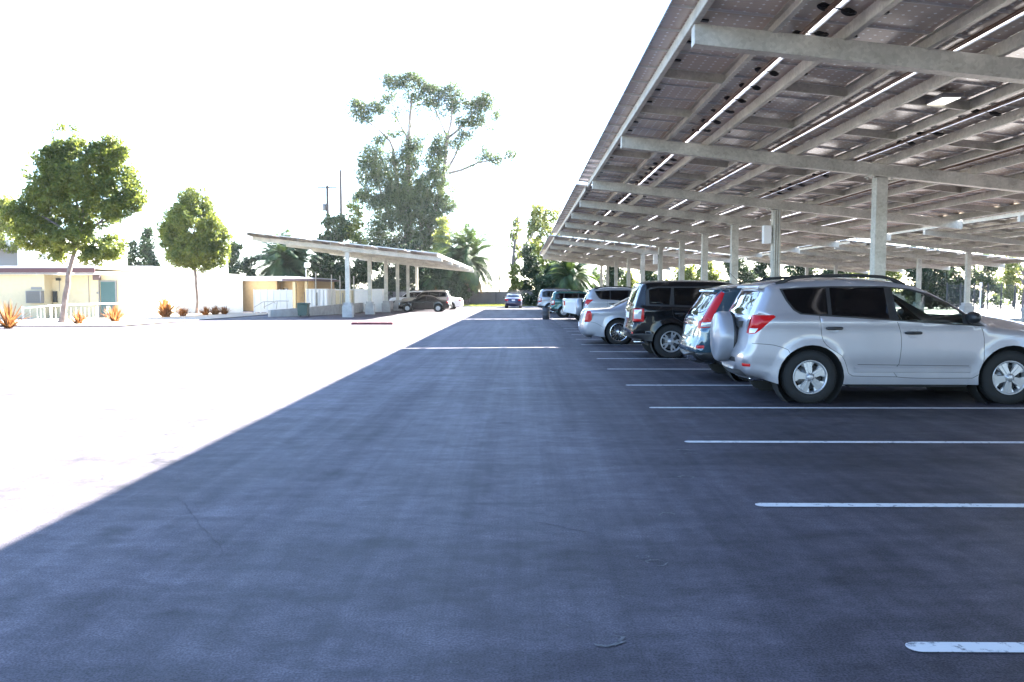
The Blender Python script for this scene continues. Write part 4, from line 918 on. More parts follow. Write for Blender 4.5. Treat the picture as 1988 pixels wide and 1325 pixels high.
bg_tree('tall thin pale tree with bare limbs beside the far end of the canopy row', 1002, 425, 500, 20, 106, M_YLEAF, n=6, dens=.35, limbs=[([(998, 600), (996, 540), (999, 480), (1006, 440), (1003, 405)], .35, .06), ([(997, 530), (985, 495), (978, 470)], .14, .04), ([(998, 510), (1018, 480), (1035, 450)], .16, .04), ([(1000, 480), (992, 450), (990, 430)], .1, .03)])
bg_tree('wide pale yellow tree behind the far canopy corner', 1052, 408, 560, 48, 114, M_YLEAF, n=8, dens=.8, taper=.3)
bg_tree('round dark tree left of the far canopy corner', 1032, 478, 590, 30, 101, n=6)
bg_tree('small sunlit lime bush right of the left palm crown', 1001, 515, 592, 14, 99, M_YLEAF, n=5)
bg_tree('dark sprawling shrub behind the far silver car', 1045, 545, 600, 48, 92, n=4)
bg_tree('dark bushy tree beside the far right palm', 1072, 512, 596, 38, 98, n=6)
lab = [('dim green tree between the two farthest canopy posts', 1192, 515, 26, 0), ('yellowish tree seen over the far silver car with the spare tyre', 1222, 530, 30, 1), ('small green tree over the silver sedan', 1262, 522, 28, 0),
  ('pale distant tree over the left half of the black car roof', 1318, 520, 46, 1), ('light green tree over the right half of the black car roof', 1375, 512, 38, 1), ('broad green tree left of the two middle canopy posts', 1432, 505, 42, 0), ('green tree over the blue car roof', 1482, 508, 38, 0),
  ('dark tree right of the second post, above the nearest silver car tailgate', 1545, 500, 40, 0), ('olive tree above the front half of the silver roof rail', 1608, 504, 40, 0), ('pale green tree just left of the nearest post', 1660, 512, 36, 1), ('yellow green tree right of the nearest post', 1722, 515, 26, 1)]
for (l, u, vt, ru, k) in lab: bg_tree(l, u, vt, 596, ru, 100+5*k+random.uniform(-3, 3), (M_DKLEAF, M_YLEAF)[k], n=6, taper=.35)
bg_tree('very dark wide evergreen behind the white free-standing posts on the right', 1785, 488, 590, 66, 82, n=6, taper=.15, dens=1.2)
bg_tree('dark evergreen between the right posts and the iron fence', 1850, 505, 592, 40, 84, n=6, taper=.3)
bg_tree('loose light green tree over the iron fence', 1900, 498, 588, 46, 86, M_EUC, n=7, dens=.7)
bg_tree('pale sunlit tree at the right edge behind the iron fence', 1960, 505, 588, 40, 96, M_YLEAF, n=6, dens=.7)
tree('bare_tree', 'bare dark trunk with thin branches at the right edge', (1984, .3), 70, [(1975, 520, 8, 6, .3)], M_EUC, [([(1984, 600), (1984, 560), (1982, 530), (1984, 498)], .34, .2), ([(1983, 560), (1972, 540), (1964, 528)], .1, .03), ([(1983, 545), (1974, 520), (1972, 510)], .1, .03)], leaf=.2)

def palm(label, u, v, Y, R_, trunk_r, nf=46, droop=1.0, dry=8, group='fan of date palms beyond the lot'):
    c = PX(u, v, Y); root = thing('date_palm', label, 'palm tree', (c.x, Y, gz(Y)), 0, group)
    def fronds(n, e0, e1, ln, m):
        Vs = []
        for k in range(n):
            az = random.uniform(0, 6.283); el = random.uniform(e0, e1); L_ = ln*random.uniform(.8, 1.1)
            p = np.array([0., 0, 0]); d = np.array([math.cos(az)*math.cos(el), math.sin(az)*math.cos(el), math.sin(el)]); seg = 14; side = np.array([-math.sin(az), math.cos(az), 0])
            for i in range(seg):
                f = i/seg; q = p+d*L_/seg; d = d+np.array([0, 0, -.115*droop*(.5+f)]); d /= np.linalg.norm(d)
                up = np.cross(side, d)
                if i >= 1:
                    for sgn in (-1, 1):
                        for h in (0, .5):
                            ll = L_*.16*math.sin(math.pi*min(1, f*.85+.14))+.12; a = p+(q-p)*h; tip = a+side*sgn*ll*.8+d*ll*.55-np.array([0, 0, ll*.35]); wv = d*.09
                            Vs.append([a-wv*.5, a+wv, tip+wv*.3, tip-wv*.3])
                Vs.append([p-side*.03, p+side*.03, q+side*.025, q-side*.025]); p = q
        V = np.array(Vs).reshape(-1, 3)+np.array([0, 0, c.z-gz(Y)])
        return mesh_np('fronds', V, np.arange(len(V)).reshape(-1, 4), [m])
    link('fronds', fronds(nf, -.35, 1.45, R_, M_PALM), root)
    if dry: link('dry_fronds', fronds(dry, -.9, -.3, R_*.75, M_PALMD), root)
    b = MB(); pr = []; n = 22; h = c.z-gz(Y)
    for i in range(n+1): pr.append((trunk_r*(1.25 if i == 0 else 1.0)*(1+.1*(i % 2))*(1+.25*max(0, i/n-.85)*6), -.1+(h+.1)*i/n))
    b.lathe(pr, 12, 'z', sm=False); b.build('trunk', M_BARK, root); return root
palm('left palm with an arching dark crown above the tan-orange building', 548, 514, 92, 4.8, .4, 110, 1.15)
palm('biggest palm, spreading past the tip of the left canopy', 905, 512, 96, 5.3, .45, 150, 1.2, 16)
palm('low palm with yellow-lit fronds under the far right canopy', 1108, 540, 94, 4.0, .45, 100, 1.05, 14)
palm('second low palm with yellow tips just right of the far silver car', 1145, 552, 99, 2.8, .4, 44, 1.0, 16)
palm('dark palm whose fronds hang behind the left canopy posts', 850, 545, 99, 3.4, .4, 50, 1.2, 4)

def flax(label, u, vb, Y, h, wd, n=60):
    x = UX(u, Y); root = thing('flax_plant', label, 'plant', (x, Y, gz(Y)), 0, 'rusty strap-leaved plants in the bed')
    Vs = []
    for k in range(n):
        az = random.uniform(0, 6.28); lean = random.uniform(.05, 1.05); L_ = h*random.uniform(.7, 1.15)*(1.12 if lean > .6 else 1); w_ = .034
        d = np.array([math.cos(az)*math.sin(lean), math.sin(az)*math.sin(lean), math.cos(lean)]); p = np.array([math.cos(az), math.sin(az), 0])*wd*random.uniform(0, .12); side = np.array([-math.sin(az), math.cos(az), 0])
        for i in range(4):
            q = p+d*L_/4; w2 = w_*(1, .95, .75, .1)[i]; w1 = w_*(1, 1, .95, .75)[i]; Vs.append([p-side*w1, p+side*w1, q+side*w2, q-side*w2]); p = q; d = d+np.array([0, 0, -.16*lean]); d /= np.linalg.norm(d)
    V = np.array(Vs).reshape(-1, 3); link('leaves', mesh_np('leaves', V, np.arange(len(V)).reshape(-1, 4), [M_FLAX]), root); return root
flax('big rusty flax clump cut by the left edge of the view', 8, 642, 34, 1.1, 1.0, 90)
flax('low rusty flax clump right of the leaning tree trunk', 146, 630, 38, .62, .8, 80)
flax('spiky rusty flax clump in front of the green door', 218, 624, 41, .85, .9, 90)
flax('tall rusty flax clump halfway along the white wall', 318, 612, 50, 1.25, 1.6, 170)
flax('small orange flax tuft at the right of the tall clump', 352, 608, 52, .6, 1.3, 80)
flax('low rusty flax clump just right of the thin trunk', 397, 606, 55, .6, 1.3, 90)
flax('low rusty flax clump farther right along the white wall', 415, 606, 56, .62, 1.3, 90)
flax('small rusty flax clump last at the right of the row', 433, 606, 57, .58, 1.1, 80)

# grass verge by the far wall
V = []; n = 9000
x = rng.uniform(-26, 4, n); y = rng.uniform(90.5, 95.6, n); hh = rng.uniform(.08, .35, n); a = rng.uniform(0, 3.14, n)
V = np.stack([np.stack([x-.03*np.cos(a), y-.03*np.sin(a), np.full(n, -.4)], 1), np.stack([x+.03*np.cos(a), y+.03*np.sin(a), np.full(n, -.4)], 1), np.stack([x+.05, y, -.37+hh], 1), np.stack([x+.04, y, -.37+hh], 1)], 1).reshape(-1, 3)
tag(link('grass', mesh_np('grass', V, np.arange(4*n).reshape(-1, 4), [M_GRASS])), kind='stuff')

# ------------------------------------------------------------------ buildings and yard
def bb(name, m, root, x0, y0, z0, x1, y1, z1, bevel=0): b = MB(); b.box(x0, y0, z0, x1, y1, z1); return b.build(name, m, root, world=True, bevel=bevel)
# cream building with the maroon edge: its front at Y = 47.5
yb = 47.5; zg = gz(yb); ub = lambda u: UX(u, yb); zb = lambda v: H_EYE+(VPV-v)/F_PX*yb
r = thing('classroom_building', 'cream flat-roofed building with a maroon roof edge, a window air conditioner and a green door', 'building', (ub(60), yb, zg))
yw = yb+3
bb('wall', M_CREAM, r, ub(-160), yb, zg-.1, ub(82), yb+8, zb(533)); bb('recessed_wall', M_CREAM, r, ub(82)+.002, yb+.8, zg-.1, ub(214)+.3, yb+8, zb(533)-.003)
bb('roof', M_ROOFW, r, ub(-165), yb-.5, zb(522), ub(190), yb+8.3, zb(517)); bb('fascia', M_MAROON, r, ub(-166), yb-.55, zb(530)+.003, ub(191), yb-.5, zb(521)-.003)
bb('soffit', M_GREYP, r, ub(-164), yb-.49, zb(532), ub(189), yb+.79, zb(530))
dr = bb('door', M_TEAL, r, ub(179.5), yb+.72, zg+.02, ub(209), yb+.795, zb(547)); bb('door_handle', M_CHROME, dr, 0, 0, 0, .001, .001, .001) if False else None
b = MB(); xa, xb_ = ub(177), ub(213); zt = zb(545); b.box(xa-.05, yb+.70, zg, xa, yb+.796, zt); b.box(xb_-.12, yb+.70, zg, xb_-.06, yb+.796, zt); b.box(xa, yb+.70, zt-.06, xb_-.12, yb+.796, zt); b.build('door_frame', M_GREYP, r, world=True)
ac = bb('air_conditioner', M_GREYP, r, ub(51), yb-.35, zb(589), ub(81), yb-.003, zb(565), .02)
b = MB()
for i in range(12): z = zb(587)+(zb(567)-zb(587))*i/11; b.box(ub(53), yb-.37, z-.012, ub(79), yb-.352, z+.012)
o = b.build('grille', M_DKMETAL, r, world=True)
bb('vent', M_GREYP, r, ub(56), yb-.03, zb(562.5), ub(77), yb-.002, zb(557.5)); bb('wall_lamp', M_BROWNR, r, ub(167), yb+.55, zb(544), ub(180), yb+.797, zb(534), .02)
bb('alarm_speaker', M_DKMETAL, r, ub(92), yb+.65, zb(545), ub(100), yb+.797, zb(540)); bb('junction_cabinet', M_DKMETAL, r, ub(86), yb+.6, zb(588), ub(92), yb+.797, zb(566)); bb('card_reader', M_GREYP, r, ub(170), yb+.76, zb(571), ub(176), yb+.798, zb(567))
b = MB(); b.tube([(ub(155), yb+.77, zb(592)), (ub(155), yb+.77, zb(535))], .02, 6); b.build('wall_conduit', M_GREYP, r, world=True); b = MB(); b.tube([(ub(97), yb+.77, zb(566)), (ub(97), yb+.77, zb(545))], .015, 6); b.build('wall_conduit', M_GREYP, r, world=True)
# low white building running on to the right
y2 = 62.5; u2 = lambda u: UX(u, y2); z2 = lambda v: H_EYE+(VPV-v)/F_PX*y2; zg2 = gz(y2)
r = thing('classroom_building', 'long low white building whose roof slopes down to the right, behind the egg-shaped tree', 'building', (u2(340), y2, zg2))
def tprism(m, prof, ya, yb_):
    n = len(prof); k = yb_/ya
    m.add([(x, ya, z) for x, z in prof]+[(x*k if x > u2(300) else x*(1+(k-1)*.98), yb_, z) for x, z in prof], [tuple(range(n)), tuple(range(2*n-1, n-1, -1))]+[(i, n+i, n+(i+1) % n, (i+1) % n) for i in range(n)])
b = MB(); tprism(b, [(u2(214)+.02, zg2-.1), (u2(470), zg2-.1), (u2(470), z2(537)), (u2(300), z2(521)), (u2(214)+.02, z2(521))], y2, y2+12); b.build('wall', M_WHITEW, r, world=True)
b = MB(); tprism(b, [(u2(188), z2(521)+.004), (u2(300), z2(521)+.004), (u2(474), z2(537)+.004), (u2(474), z2(534)), (u2(300), z2(517)), (u2(188), z2(517))], y2-.5, y2+12.3); b.build('roof', M_ROOFW, r, world=True)
b = MB(); b.prism([(u2(470)+.003, z2(548)), (u2(474), z2(539)), (u2(470)+.003, z2(539))], y2-.3, y2-.2); b.build('eave_bracket', M_WHITEP, r, world=True)
# two storey building at far left
y3 = 75; u3 = lambda u: UX(u, y3); z3 = lambda v: H_EYE+(VPV-v)/F_PX*y3
r = thing('tall_building', 'white two-storey building with a grey shaded balcony, rising above the left roof', 'building', (u3(20), y3, gz(y3)))
bb('wall', M_WHITEW, r, u3(-120), y3+1.5, gz(y3), u3(36), y3+12, z3(468)); bb('parapet', M_WHITEW, r, u3(-121), y3, z3(484), u3(35.8), y3+1.49, z3(467)); bb('corner_tower', M_WHITEW, r, u3(36)+.01, y3-.4, gz(y3), u3(72), y3+12, z3(458)); bb('upper_step', M_WHITEW, r, u3(72)+.01, y3+1, gz(y3), u3(96), y3+11, z3(480))
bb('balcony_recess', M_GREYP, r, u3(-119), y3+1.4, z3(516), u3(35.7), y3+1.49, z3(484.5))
# poles behind the roofs
for (u, vt, Y, lab_) in ((241, 478, 70, 'white post standing above the white roof left of the dark conifer'), (438, 478, 70, 'white post standing above the white roof right of the egg-shaped tree')):
    t = thing('white_post', lab_, 'post', (UX(u, Y), Y, gz(Y)), 0, 'white posts above the white roof'); hh = H_EYE+(VPV-vt)/F_PX*Y-gz(Y)
    b = MB(); b.lathe([(0, 0), (.16, 0), (.16, hh), (0, hh)], 14, 'z'); b.build('shaft', M_WHITEP, t); b = MB(); b.lathe([(0, hh), (.2, hh+.002), (.2, hh+.08), (0, hh+.1)], 14, 'z'); b.build('cap', M_WHITEP, t)
# tan orange building
y4 = 70; u4 = lambda u: UX(u, y4); z4 = lambda v: H_EYE+(VPV-v)/F_PX*y4; g4 = gz(y4)
r = thing('portable_building', 'tan-orange stucco building with a pale blue roof and a brown lower roof edge', 'building', (u4(530), y4, g4))
bb('wall', M_ORANGE, r, u4(455), y4, g4-.1, u4(537), y4+9, z4(546)); bb('recessed_wall', M_ORANGE, r, u4(537)+.003, y4+1.2, g4-.1, u4(602), y4+9, z4(546)-.004)
bb('porch_post', M_CREAM, r, u4(566), y4+.2, g4, u4(572), y4+.5, z4(547)); bb('porch_post', M_CREAM, r, u4(590), y4+.2, g4, u4(595), y4+.5, z4(547))
bb('roof', M_BLUER, r, u4(450), y4-.4, z4(546)+.004, u4(556), y4+9.3, z4(537)); bb('lower_roof', M_BROWNR, r, u4(552), y4-.7, z4(546)+.008, u4(614), y4+9.2, z4(542)); bb('roof_sheet', M_BLUER, r, u4(553), y4-.69, z4(542)+.004, u4(612), y4+8, z4(540))
bb('door', M_BROWNR, r, u4(583), y4+1.12, g4, u4(590), y4+1.19, z4(567)); bb('window', M_GDARK, r, u4(541), y4+1.14, z4(575), u4(551), y4+1.19, z4(560))
# camera mast over that building
t = thing('camera_mast', 'thin mast with a small white box on top, above the tan-orange building', 'pole', (UX(594, 71), 76, gz(76))); b = MB(); x_ = UX(594, 76)-UX(594, 71)
b.lathe([(0, 0), (.05, 0), (.05, 4.1), (0, 4.1)], 8, 'z', (x_, 0, 0)); b.build('shaft', M_GREYP, t); b = MB(); b.box(x_-.1, -.2, 3.9, x_+.35, .2, 4.3); b.build('camera_housing', M_WHITEP, t, bevel=.03)
# white yard fence, container, sheds
y5 = 61
def yx(u, y=y5): return UX(u, y)
def yz(v, y=y5): return H_EYE+(VPV-v)/F_PX*y
r = thing('white_fence', 'white panel fence in front of the tan-orange building', 'fence', (yx(530), y5, gz(y5)))
for i in range(6):
    a = 492+i*12.6; bb('panel', M_WHITEP, r, yx(a)+.02, y5, gz(y5)+.1, yx(a+12.4)-.02, y5+.05, yz(563))
    bb('fence_post', M_WHITEP, r, yx(a)-.04, y5-.03, gz(y5), yx(a)+.018, y5+.08, yz(562))
r = thing('wooden_gate', 'weathered grey board gate at the end of the white panel fence', 'gate', (yx(558, 62.5), 62.5, gz(62)))
bb('board_panel', M_POLE, r, yx(549, 62.5), 62.4, gz(62), yx(557, 62.5), 62.5, yz(563, 62.5)); bb('board_panel', M_GREYP, r, yx(560, 62.5), 62.4, gz(62), yx(567, 62.5), 62.5, yz(565, 62.5))
def container(label, ua, ub_, va, Y, corr, m, dy=2.5):
    r = thing('storage_container', label, 'container', (yx((ua+ub_)/2, Y), Y, gz(Y)), 0, 'white storage boxes behind the low wall')
    x0, x1, z0, z1 = yx(ua, Y), yx(ub_, Y), gz(Y), yz(va, Y); b = MB()
    if corr:
        n = 22; P = [(x0+(x1-x0)*i/n, Y+(.05 if (i//2) % 2 else 0)) for i in range(n+1)]+[(x1, Y+dy), (x0, Y+dy)]; b.prism(P, z0, z1, 'z')
    else: b.box(x0, Y, z0, x1, Y+dy, z1)
    b.build('shell', m, r, world=True); bb('lid', M_WHITEP, r, x0-.04, Y-.04, z1+.002, x1+.04, Y+dy+.04, z1+.07)
    bb('latch', M_GREYP, r, (x0+x1)/2-.03, Y-.05, z0+.6, (x0+x1)/2+.03, Y-.003, z1-.2); return r
container('corrugated white container beside the tan-orange building', 594, 636, 563, 60, True, M_WHITEP)
container('plain white storage box seen between the first two canopy pedestals', 688, 742, 563, 66, False, M_WHITEW)
container('low pale tarped box between the corrugated container and the first pedestal', 646, 684, 564, 66, False, M_CREAM, 2)
bb('brown_post', M_POLE, tag(thing('timber_post', 'dark weathered timber post beside the corrugated container', 'post', (yx(640, 63), 63, gz(63)))), yx(637.5, 63), 63, gz(63), yx(643, 63), 63.3, yz(563, 63)).name = 'shaft'
for (u, vt, lab_) in ((613, 530, 'thin grey pole in front of the corrugated container'), (643.5, 534, 'thin grey pole just left of the first canopy pedestal, standing by the timber post'), (660, 536, 'thin grey pole directly left of the first canopy column'), (687, 537, 'thin grey pole right of the first canopy column')):
    Y = 58.5; t = thing('thin_pole', lab_, 'pole', (UX(u, Y), Y, gz(Y)), 0, 'thin yard poles'); hh = H_EYE+(VPV-vt)/F_PX*Y-gz(Y)
    b = MB(); b.lathe([(0, 0), (.035, 0), (.035, hh), (0, hh+.03)], 8, 'z'); b.build('shaft', M_GALV, t); b = MB(); b.box(-.08, -.08, 0, .08, .08, .02); b.build('base_plate', M_GALV, t)
# low retaining wall behind the canopy pedestals
pts = [(UX(521, 51.5), 51.5), (UX(590, 53.5), 53.5), (-12.9, 60), (-12.6, 86)]
r = thing('retaining_wall', 'low concrete ramp wall running behind the left canopy pedestals', 'wall', (pts[1][0], pts[1][1], gz(53)))
for i in range(3):
    (xa, ya), (xb2, yb2) = pts[i], pts[i+1]; d = Vector((xb2-xa, yb2-ya)).normalized(); nn = Vector((-d.y, d.x))*.12; h = (.42, .55, .72, .8)
    b = MB(); b.add([(xa-nn.x, ya-nn.y, gz(ya)-.1), (xb2-nn.x, yb2-nn.y, gz(yb2)-.1), (xb2+nn.x, yb2+nn.y, gz(yb2)-.1), (xa+nn.x, ya+nn.y, gz(ya)-.1), (xa-nn.x, ya-nn.y, gz(ya)+h[i]), (xb2-nn.x, yb2-nn.y, gz(yb2)+h[i+1]), (xb2+nn.x, yb2+nn.y, gz(yb2)+h[i+1]), (xa+nn.x, ya+nn.y, gz(ya)+h[i])],
        [(0, 3, 2, 1), (4, 5, 6, 7), (0, 1, 5, 4), (1, 2, 6, 5), (2, 3, 7, 6), (3, 0, 4, 7)]); b.build('wall_section', M_CONC, r, world=True)
# handrails
r = thing('handrail', 'thin grey metal stair handrails behind the low concrete wall', 'railing', (UX(520, 56), 56, gz(56)))
for pl in ([(490, 598), (510, 586), (530, 586), (533, 590)], [(510, 597), (535, 585), (560, 585)], [(535, 600), (537, 586)], [(556, 600), (556, 585)], [(512, 600), (512, 586)]):
    b = MB(); b.tube([tuple(PX(u, v, 56)) for u, v in pl], .025, 6); b.build('rail', M_GALV, r, world=True)
# rail in front of the cream building
r = thing('ramp_railing', 'white and grey ramp railing along the cream building, behind the leaning tree', 'railing', (UX(100, 45), 45, gz(45)))
Y = 45.2; b = MB(); b.tube([tuple(PX(36, 599, Y)), tuple(PX(92, 594, Y)), tuple(PX(190, 590, Y)), tuple(PX(232, 590, Y))], .045, 6); b.build('top_rail', M_WHITEP, r, world=True)
b = MB(); b.tube([tuple(PX(38, 626, Y)), tuple(PX(92, 622, Y)), tuple(PX(182, 617, Y))], .025, 6); b.build('bottom_rail', M_GALV, r, world=True)
for u in (38, 93, 122, 183, 205): 
    p = PX(u, 596, Y); bb('rail_post', M_WHITEP, r, p.x-.04, Y-.04, gz(Y), p.x+.04, Y+.04, p.z+.02)
for u in (52, 66, 73, 80, 102, 112, 132, 142, 152, 160, 168, 176):
    p = PX(u, 597, Y); q = PX(u, 620, Y); bb('baluster', M_GALV, r, p.x-.02, Y-.015, q.z, p.x+.02, Y+.015, p.z-.03)
# bins
def bin_(name, label, x, y, w_, h, m, lid=True, grp=None):
    t = thing(name, label, 'bin', (x, y, gz(y)), 0, grp); b = MB()
    if lid:
        b.prism([(-w_*.42, .08), (w_*.42, .08), (w_*.5, h), (-w_*.5, h)], -w_*.45, w_*.45); b.build('bin_body', m, t, bevel=.03)
        b = MB(); b.prism([(-w_*.56, h), (w_*.56, h), (w_*.5, h+.09), (-w_*.45, h+.11)], -w_*.5, w_*.52); b.build('lid', m, t, bevel=.02)
        for s in (-1, 1):
            b = MB(); b.lathe([(0, -.03), (.1, -.03), (.1, .03), (0, .03)], 14, 'x', (s*w_*.4, w_*.42, .1)); b.build('wheel', M_BLACKPL, t)
    else:
        b.lathe([(0, 0), (w_*.46, 0), (w_*.48, h*.33), (w_*.5, h*.34), (w_*.49, h*.36), (w_*.5, h*.66), (w_*.515, h*.67), (w_*.5, h*.69), (w_*.5, h), (w_*.46, h), (w_*.45, .05), (0, .05)], 28, 'z'); b.build('barrel_body', m, t)
        b = MB(); b.lathe([(w_*.5, h-.02), (w_*.53, h-.01), (w_*.53, h+.02), (w_*.49, h+.02)], 28, 'z'); b.build('rim', M_BLACKPL, t)
    return t
bin_('wheeled_bin', 'dark green wheeled trash bin against the low concrete wall', UX(588, 51.8), 51.8, .68, .78, M_BINGR)
bin_('trash_barrel', 'dark grey trash barrel standing in the aisle near the white pickup', UX(1060, 47), 47, .42, .68, M_BARREL, False)
t = thing('wheel_stop', 'faded red painted kerb block lying in the sunlit lot', 'wheel stop', (UX(722, 38.5), 38.5, gz(38.5))); b = MB(); b.prism([(-.11, 0), (.11, 0), (.07, .11), (-.07, .11)], -.97, .97, 'x'); b.build('block', M_REDK, t, bevel=.015)
b = MB(); b.lathe([(.02, .11), (.02, .118), (0, .118)], 8, 'z', (-.7, 0, 0)); b.lathe([(.02, .11), (.02, .118), (0, .118)], 8, 'z', (.7, 0, 0)); b.build('anchor_pin', M_GALV, t)
# far wall and chain-link fence
r = thing('block_wall', 'grey block wall closing the far end of the lot', 'wall', (-5, 97, gz(97)))
bb('wall_face', M_WALLG, r, -60, 97, gz(97)-.2, 48, 97.25, 1.25); bb('coping', M_WALLG, r, -60.02, 96.96, 1.252, 48.02, 97.29, 1.33)
r = thing('chain_link_fence', 'thin dark chain-link fence in front of the grey block wall', 'fence', (-3, 96, gz(96)))
for k in range(14): xx = -30+k*3.0; b = MB(); b.tube([(xx, 96, gz(96)), (xx, 96, 1.45)], .04, 6); b.build('fence_post', M_DKMETAL, r, world=True)
b = MB(); b.tube([(-30, 96, 1.45), (9, 96, 1.45)], .03, 6)
b.build('top_rail', M_DKMETAL, r, world=True)
b = MB()
for k in range(156):
    xx = -30+k*.25; b.tube([(xx, 96.02, gz(96)), (min(9, xx+1.8), 96.02, gz(96)+1.8)], .006, 3, cap=False); b.tube([(xx, 96.03, gz(96)), (max(-30, xx-1.8), 96.03, gz(96)+1.8)], .006, 3, cap=False)
b.build('mesh_panel', M_DKMETAL, r, world=True)
# iron fence on the right
Yf = 76; r = thing('iron_fence', 'tall dark vertical-bar iron fence at the far right', 'fence', (UX(1900, Yf), Yf, gz(Yf)))
for uu in range(1832, 2000, 26): b = MB(); xx = UX(uu, Yf); b.box(xx-.05, Yf-.05, gz(Yf), xx+.05, Yf+.05, gz(Yf)+2.45); b.build('fence_post', M_DKMETAL, r, world=True)
for k in range(7):
    xa, xb3 = UX(1832+26*k, Yf)+.06, UX(1858+26*k, Yf)-.06; b = MB(); b.box(xa, Yf-.02, .15, xb3, Yf+.02, .19); b.box(xa, Yf-.02, 1.9, xb3, Yf+.02, 1.94)
    n = 9
    for i in range(n): x_ = xa+(xb3-xa)*(i+.5)/n; b.box(x_-.012, Yf-.012, gz(Yf), x_+.012, Yf+.012, gz(Yf)+2.3)
    b.build('bar_panel', M_DKMETAL, r, world=True)
t = thing('sign_post', 'short white post standing in the sunny lot at the right', 'post', (UX(1896, 62), 62, gz(62))); b = MB(); b.box(-.05, -.03, 0, .05, .03, 1.95+.3); b.build('shaft', M_WHITEP, t, bevel=.01); b = MB(); b.box(-.1, -.035, 2.0, .1, -.03, 2.3); b.build('sign_plate', M_WHITEP, t)
for k, (u, Y) in enumerate(((1870, 43), (1905, 43), (1940, 43), (1978, 43))):
    t = thing('wheel_stop', ('pale wheel stop in the sunny strip beyond the nearest car bonnet, first from the left', 'pale wheel stop second from the left beyond the nearest car bonnet', 'pale wheel stop third from the left beyond the nearest car bonnet', 'pale wheel stop at the right edge beyond the nearest car bonnet')[k], 'wheel stop', (UX(u, Y)+1, Y, gz(Y)), 0, 'pale wheel stops')
    b = MB(); b.prism([(-.1, 0), (.1, 0), (.06, .13), (-.06, .13)], -.42, .42, 'x'); b.build('block', M_CONCB, t, bevel=.01)
b = MB(); y0_, y1_ = 36, 62; b.add([(-60, y0_, .01), (-17.5, y0_, .01), (-17.5, y0_+12, gz(48)+.03), (-17.5, y1_, gz(62)+.03), (-60, y1_, gz(62)+.03)], [(0, 1, 2, 3, 4)]); o = b.build('planting_bed', M_DIRT, fix=False); tag(o, kind='structure')
for v in o.data.vertices: v.co.z = .02 if v.co.y < 37 else v.co.z
b = MB(); b.box(-60, 90, -.36-.3, 48, 96.9, gz(92)+.02); tag(b.build('verge', M_DIRT), kind='structure')
b = MB(); b.box(-60, 89.8, gz(90)-.3, 48, 89.998, gz(90)+.12); tag(b.build('kerb', M_CONCB), kind='structure')
# utility poles and wires
def upole(label, u, vt, Y, arms, rad):
    x = UX(u, Y); h = H_EYE+(VPV-vt)/F_PX*Y-gz(Y); t = thing('utility_pole', label, 'utility pole', (x, Y, gz(Y)), 0, 'utility poles beyond the lot')
    b = MB(); b.tube([(0, 0, 0), (0, 0, h*.5), (0, 0, h)], [rad, rad*.85, rad*.65], 8); b.build('shaft', M_POLE, t)
    for (dz, L_) in arms:
        b = MB(); b.box(-L_, -.08, h-dz-.08, L_, .08, h-dz+.08); c = b.build('crossarm', M_POLE, t)
        for q in (-.9, -.45, .45, .9): b = MB(); b.lathe([(0, 0), (.05, 0), (.06, .12), (0, .2)], 8, 'z', (q*L_, 0, h-dz+.08)); b.build('insulator', M_GREYP, c)
    if arms: b = MB(); b.lathe([(0, -1.0), (.28, -1), (.28, 0), (0, .05)], 12, 'z', (-.5, 0, h-2.6)); b.build('transformer', M_GREYP, t)
    return x, h+gz(Y)
pa = upole('utility pole with a crossarm and transformer, left of the eucalyptus', 638, 362, 118, ((.3, 1.4),), .32)
pb = upole('taller plain utility pole just right of the one with a crossarm', 664, 333, 124, (), .28)
pc = upole('faint thin pole right of the eucalyptus', 970, 382, 128, (), .1)

# ------------------------------------------------------------------ haze
hz = bpy.data.materials.new('haze'); hz.use_nodes = True; n = hz.node_tree
for q in list(n.nodes):
    if q.type == 'BSDF_PRINCIPLED': n.nodes.remove(q)
pv = n.nodes.new('ShaderNodeVolumePrincipled'); pv.inputs['Density'].default_value = .00008; pv.inputs['Color'].default_value = (.9, .93, 1, 1); pv.inputs['Anisotropy'].default_value = .3
n.links.new(pv.outputs[0], n.nodes['Material Output'].inputs['Volume'])
b = MB(); b.box(-502, -62, -1.6, 502, 702, 36); o = b.build('haze', hz); tag(o, kind='stuff')

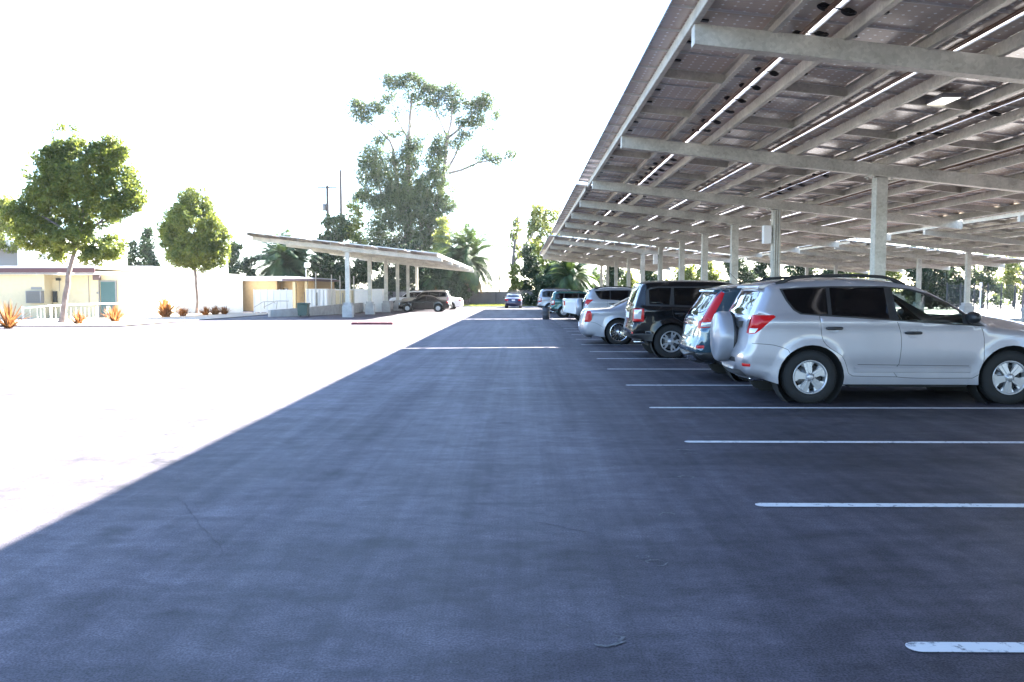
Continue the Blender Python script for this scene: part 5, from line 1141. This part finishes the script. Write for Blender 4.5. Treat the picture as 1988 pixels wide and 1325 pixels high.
# ------------------------------------------------------------------ marks on the asphalt
M_CRACK = mat('crack_filler', (.02, .019, .022), .9); M_SCUFF = mat('pale_scuff', (.10, .098, .10), .9, noise=.4, nscale=60)
def GP(u, v):
    Y = H_EYE*F_PX/(v-VPV); return Vector((UX(u, Y), Y, 0))
def crack(pts, w_, m, name, z=.004, jit=.012):
    P = [GP(*p) for p in pts]; Q = catmull([(p.x, p.y) for p in P], .05); b = MB(); V = []
    for i, q in enumerate(Q):
        d = Q[min(i+1, len(Q)-1)]-Q[max(i-1, 0)]; d = d/np.linalg.norm(d); nn = np.array([-d[1], d[0]]); c = q+nn*random.uniform(-jit, jit); ww = w_*random.uniform(.3, 1.2)*(1 if 0 < i < len(Q)-1 else .1)
        V += [(c[0]-nn[0]*ww, c[1]-nn[1]*ww, z), (c[0]+nn[0]*ww, c[1]+nn[1]*ww, z)]
    b.add(V, [(2*i, 2*i+1, 2*i+3, 2*i+2) for i in range(len(Q)-1)]); o = b.build(name, m, fix=False)
    if o.data.polygons[0].normal.z < 0: o.data.flip_normals()
    tag(o, kind='structure')
crack([(1020, 1018), (1060, 1024), (1105, 1034), (1150, 1042)], .0035, M_CRACK, 'pavement_crack')
crack([(330, 973), (360, 1005), (385, 1040), (408, 1062), (420, 1085)], .002, M_CRACK, 'pavement_crack')
crack([(580, 1188), (600, 1195), (620, 1205)], .002, M_CRACK, 'pavement_crack')
crack([(1235, 1178), (1250, 1182), (1265, 1187)], .003, M_CRACK, 'pavement_crack')
for (u, v, r_) in ((1180, 1258, .07), (1280, 1102, .055), (1300, 1005, .05), (1335, 930, .05), (1330, 878, .07), (1345, 884, .05), (1190, 908, .03), (1035, 708, .1), (1252, 1090, .03), (1208, 1242, .02), (1320, 1216, .02), (1095, 1230, .02), (880, 1305, .015), (1205, 1172, .02)):
    c = GP(u, v)
    for k in range(3):
        a0 = random.uniform(0, 6.28); n = 7; V = []
        for i in range(n):
            a = a0+i*random.uniform(.25, .4); rr_ = r_*random.uniform(.7, 1.1); ww = r_*random.uniform(.04, .16)*(1 if 0 < i < n-1 else .2)
            for sg in (-1, 1): V.append((c.x+math.cos(a)*(rr_+sg*ww)*1.3, c.y+math.sin(a)*(rr_+sg*ww), .0041+.0002*k))
        b = MB(); b.add(V, [(2*i, 2*i+1, 2*i+3, 2*i+2) for i in range(n-1)]); o = b.build('pavement_scuff', M_SCUFF, fix=False)
        if o.data.polygons[0].normal.z < 0: o.data.flip_normals()
        tag(o, kind='structure')
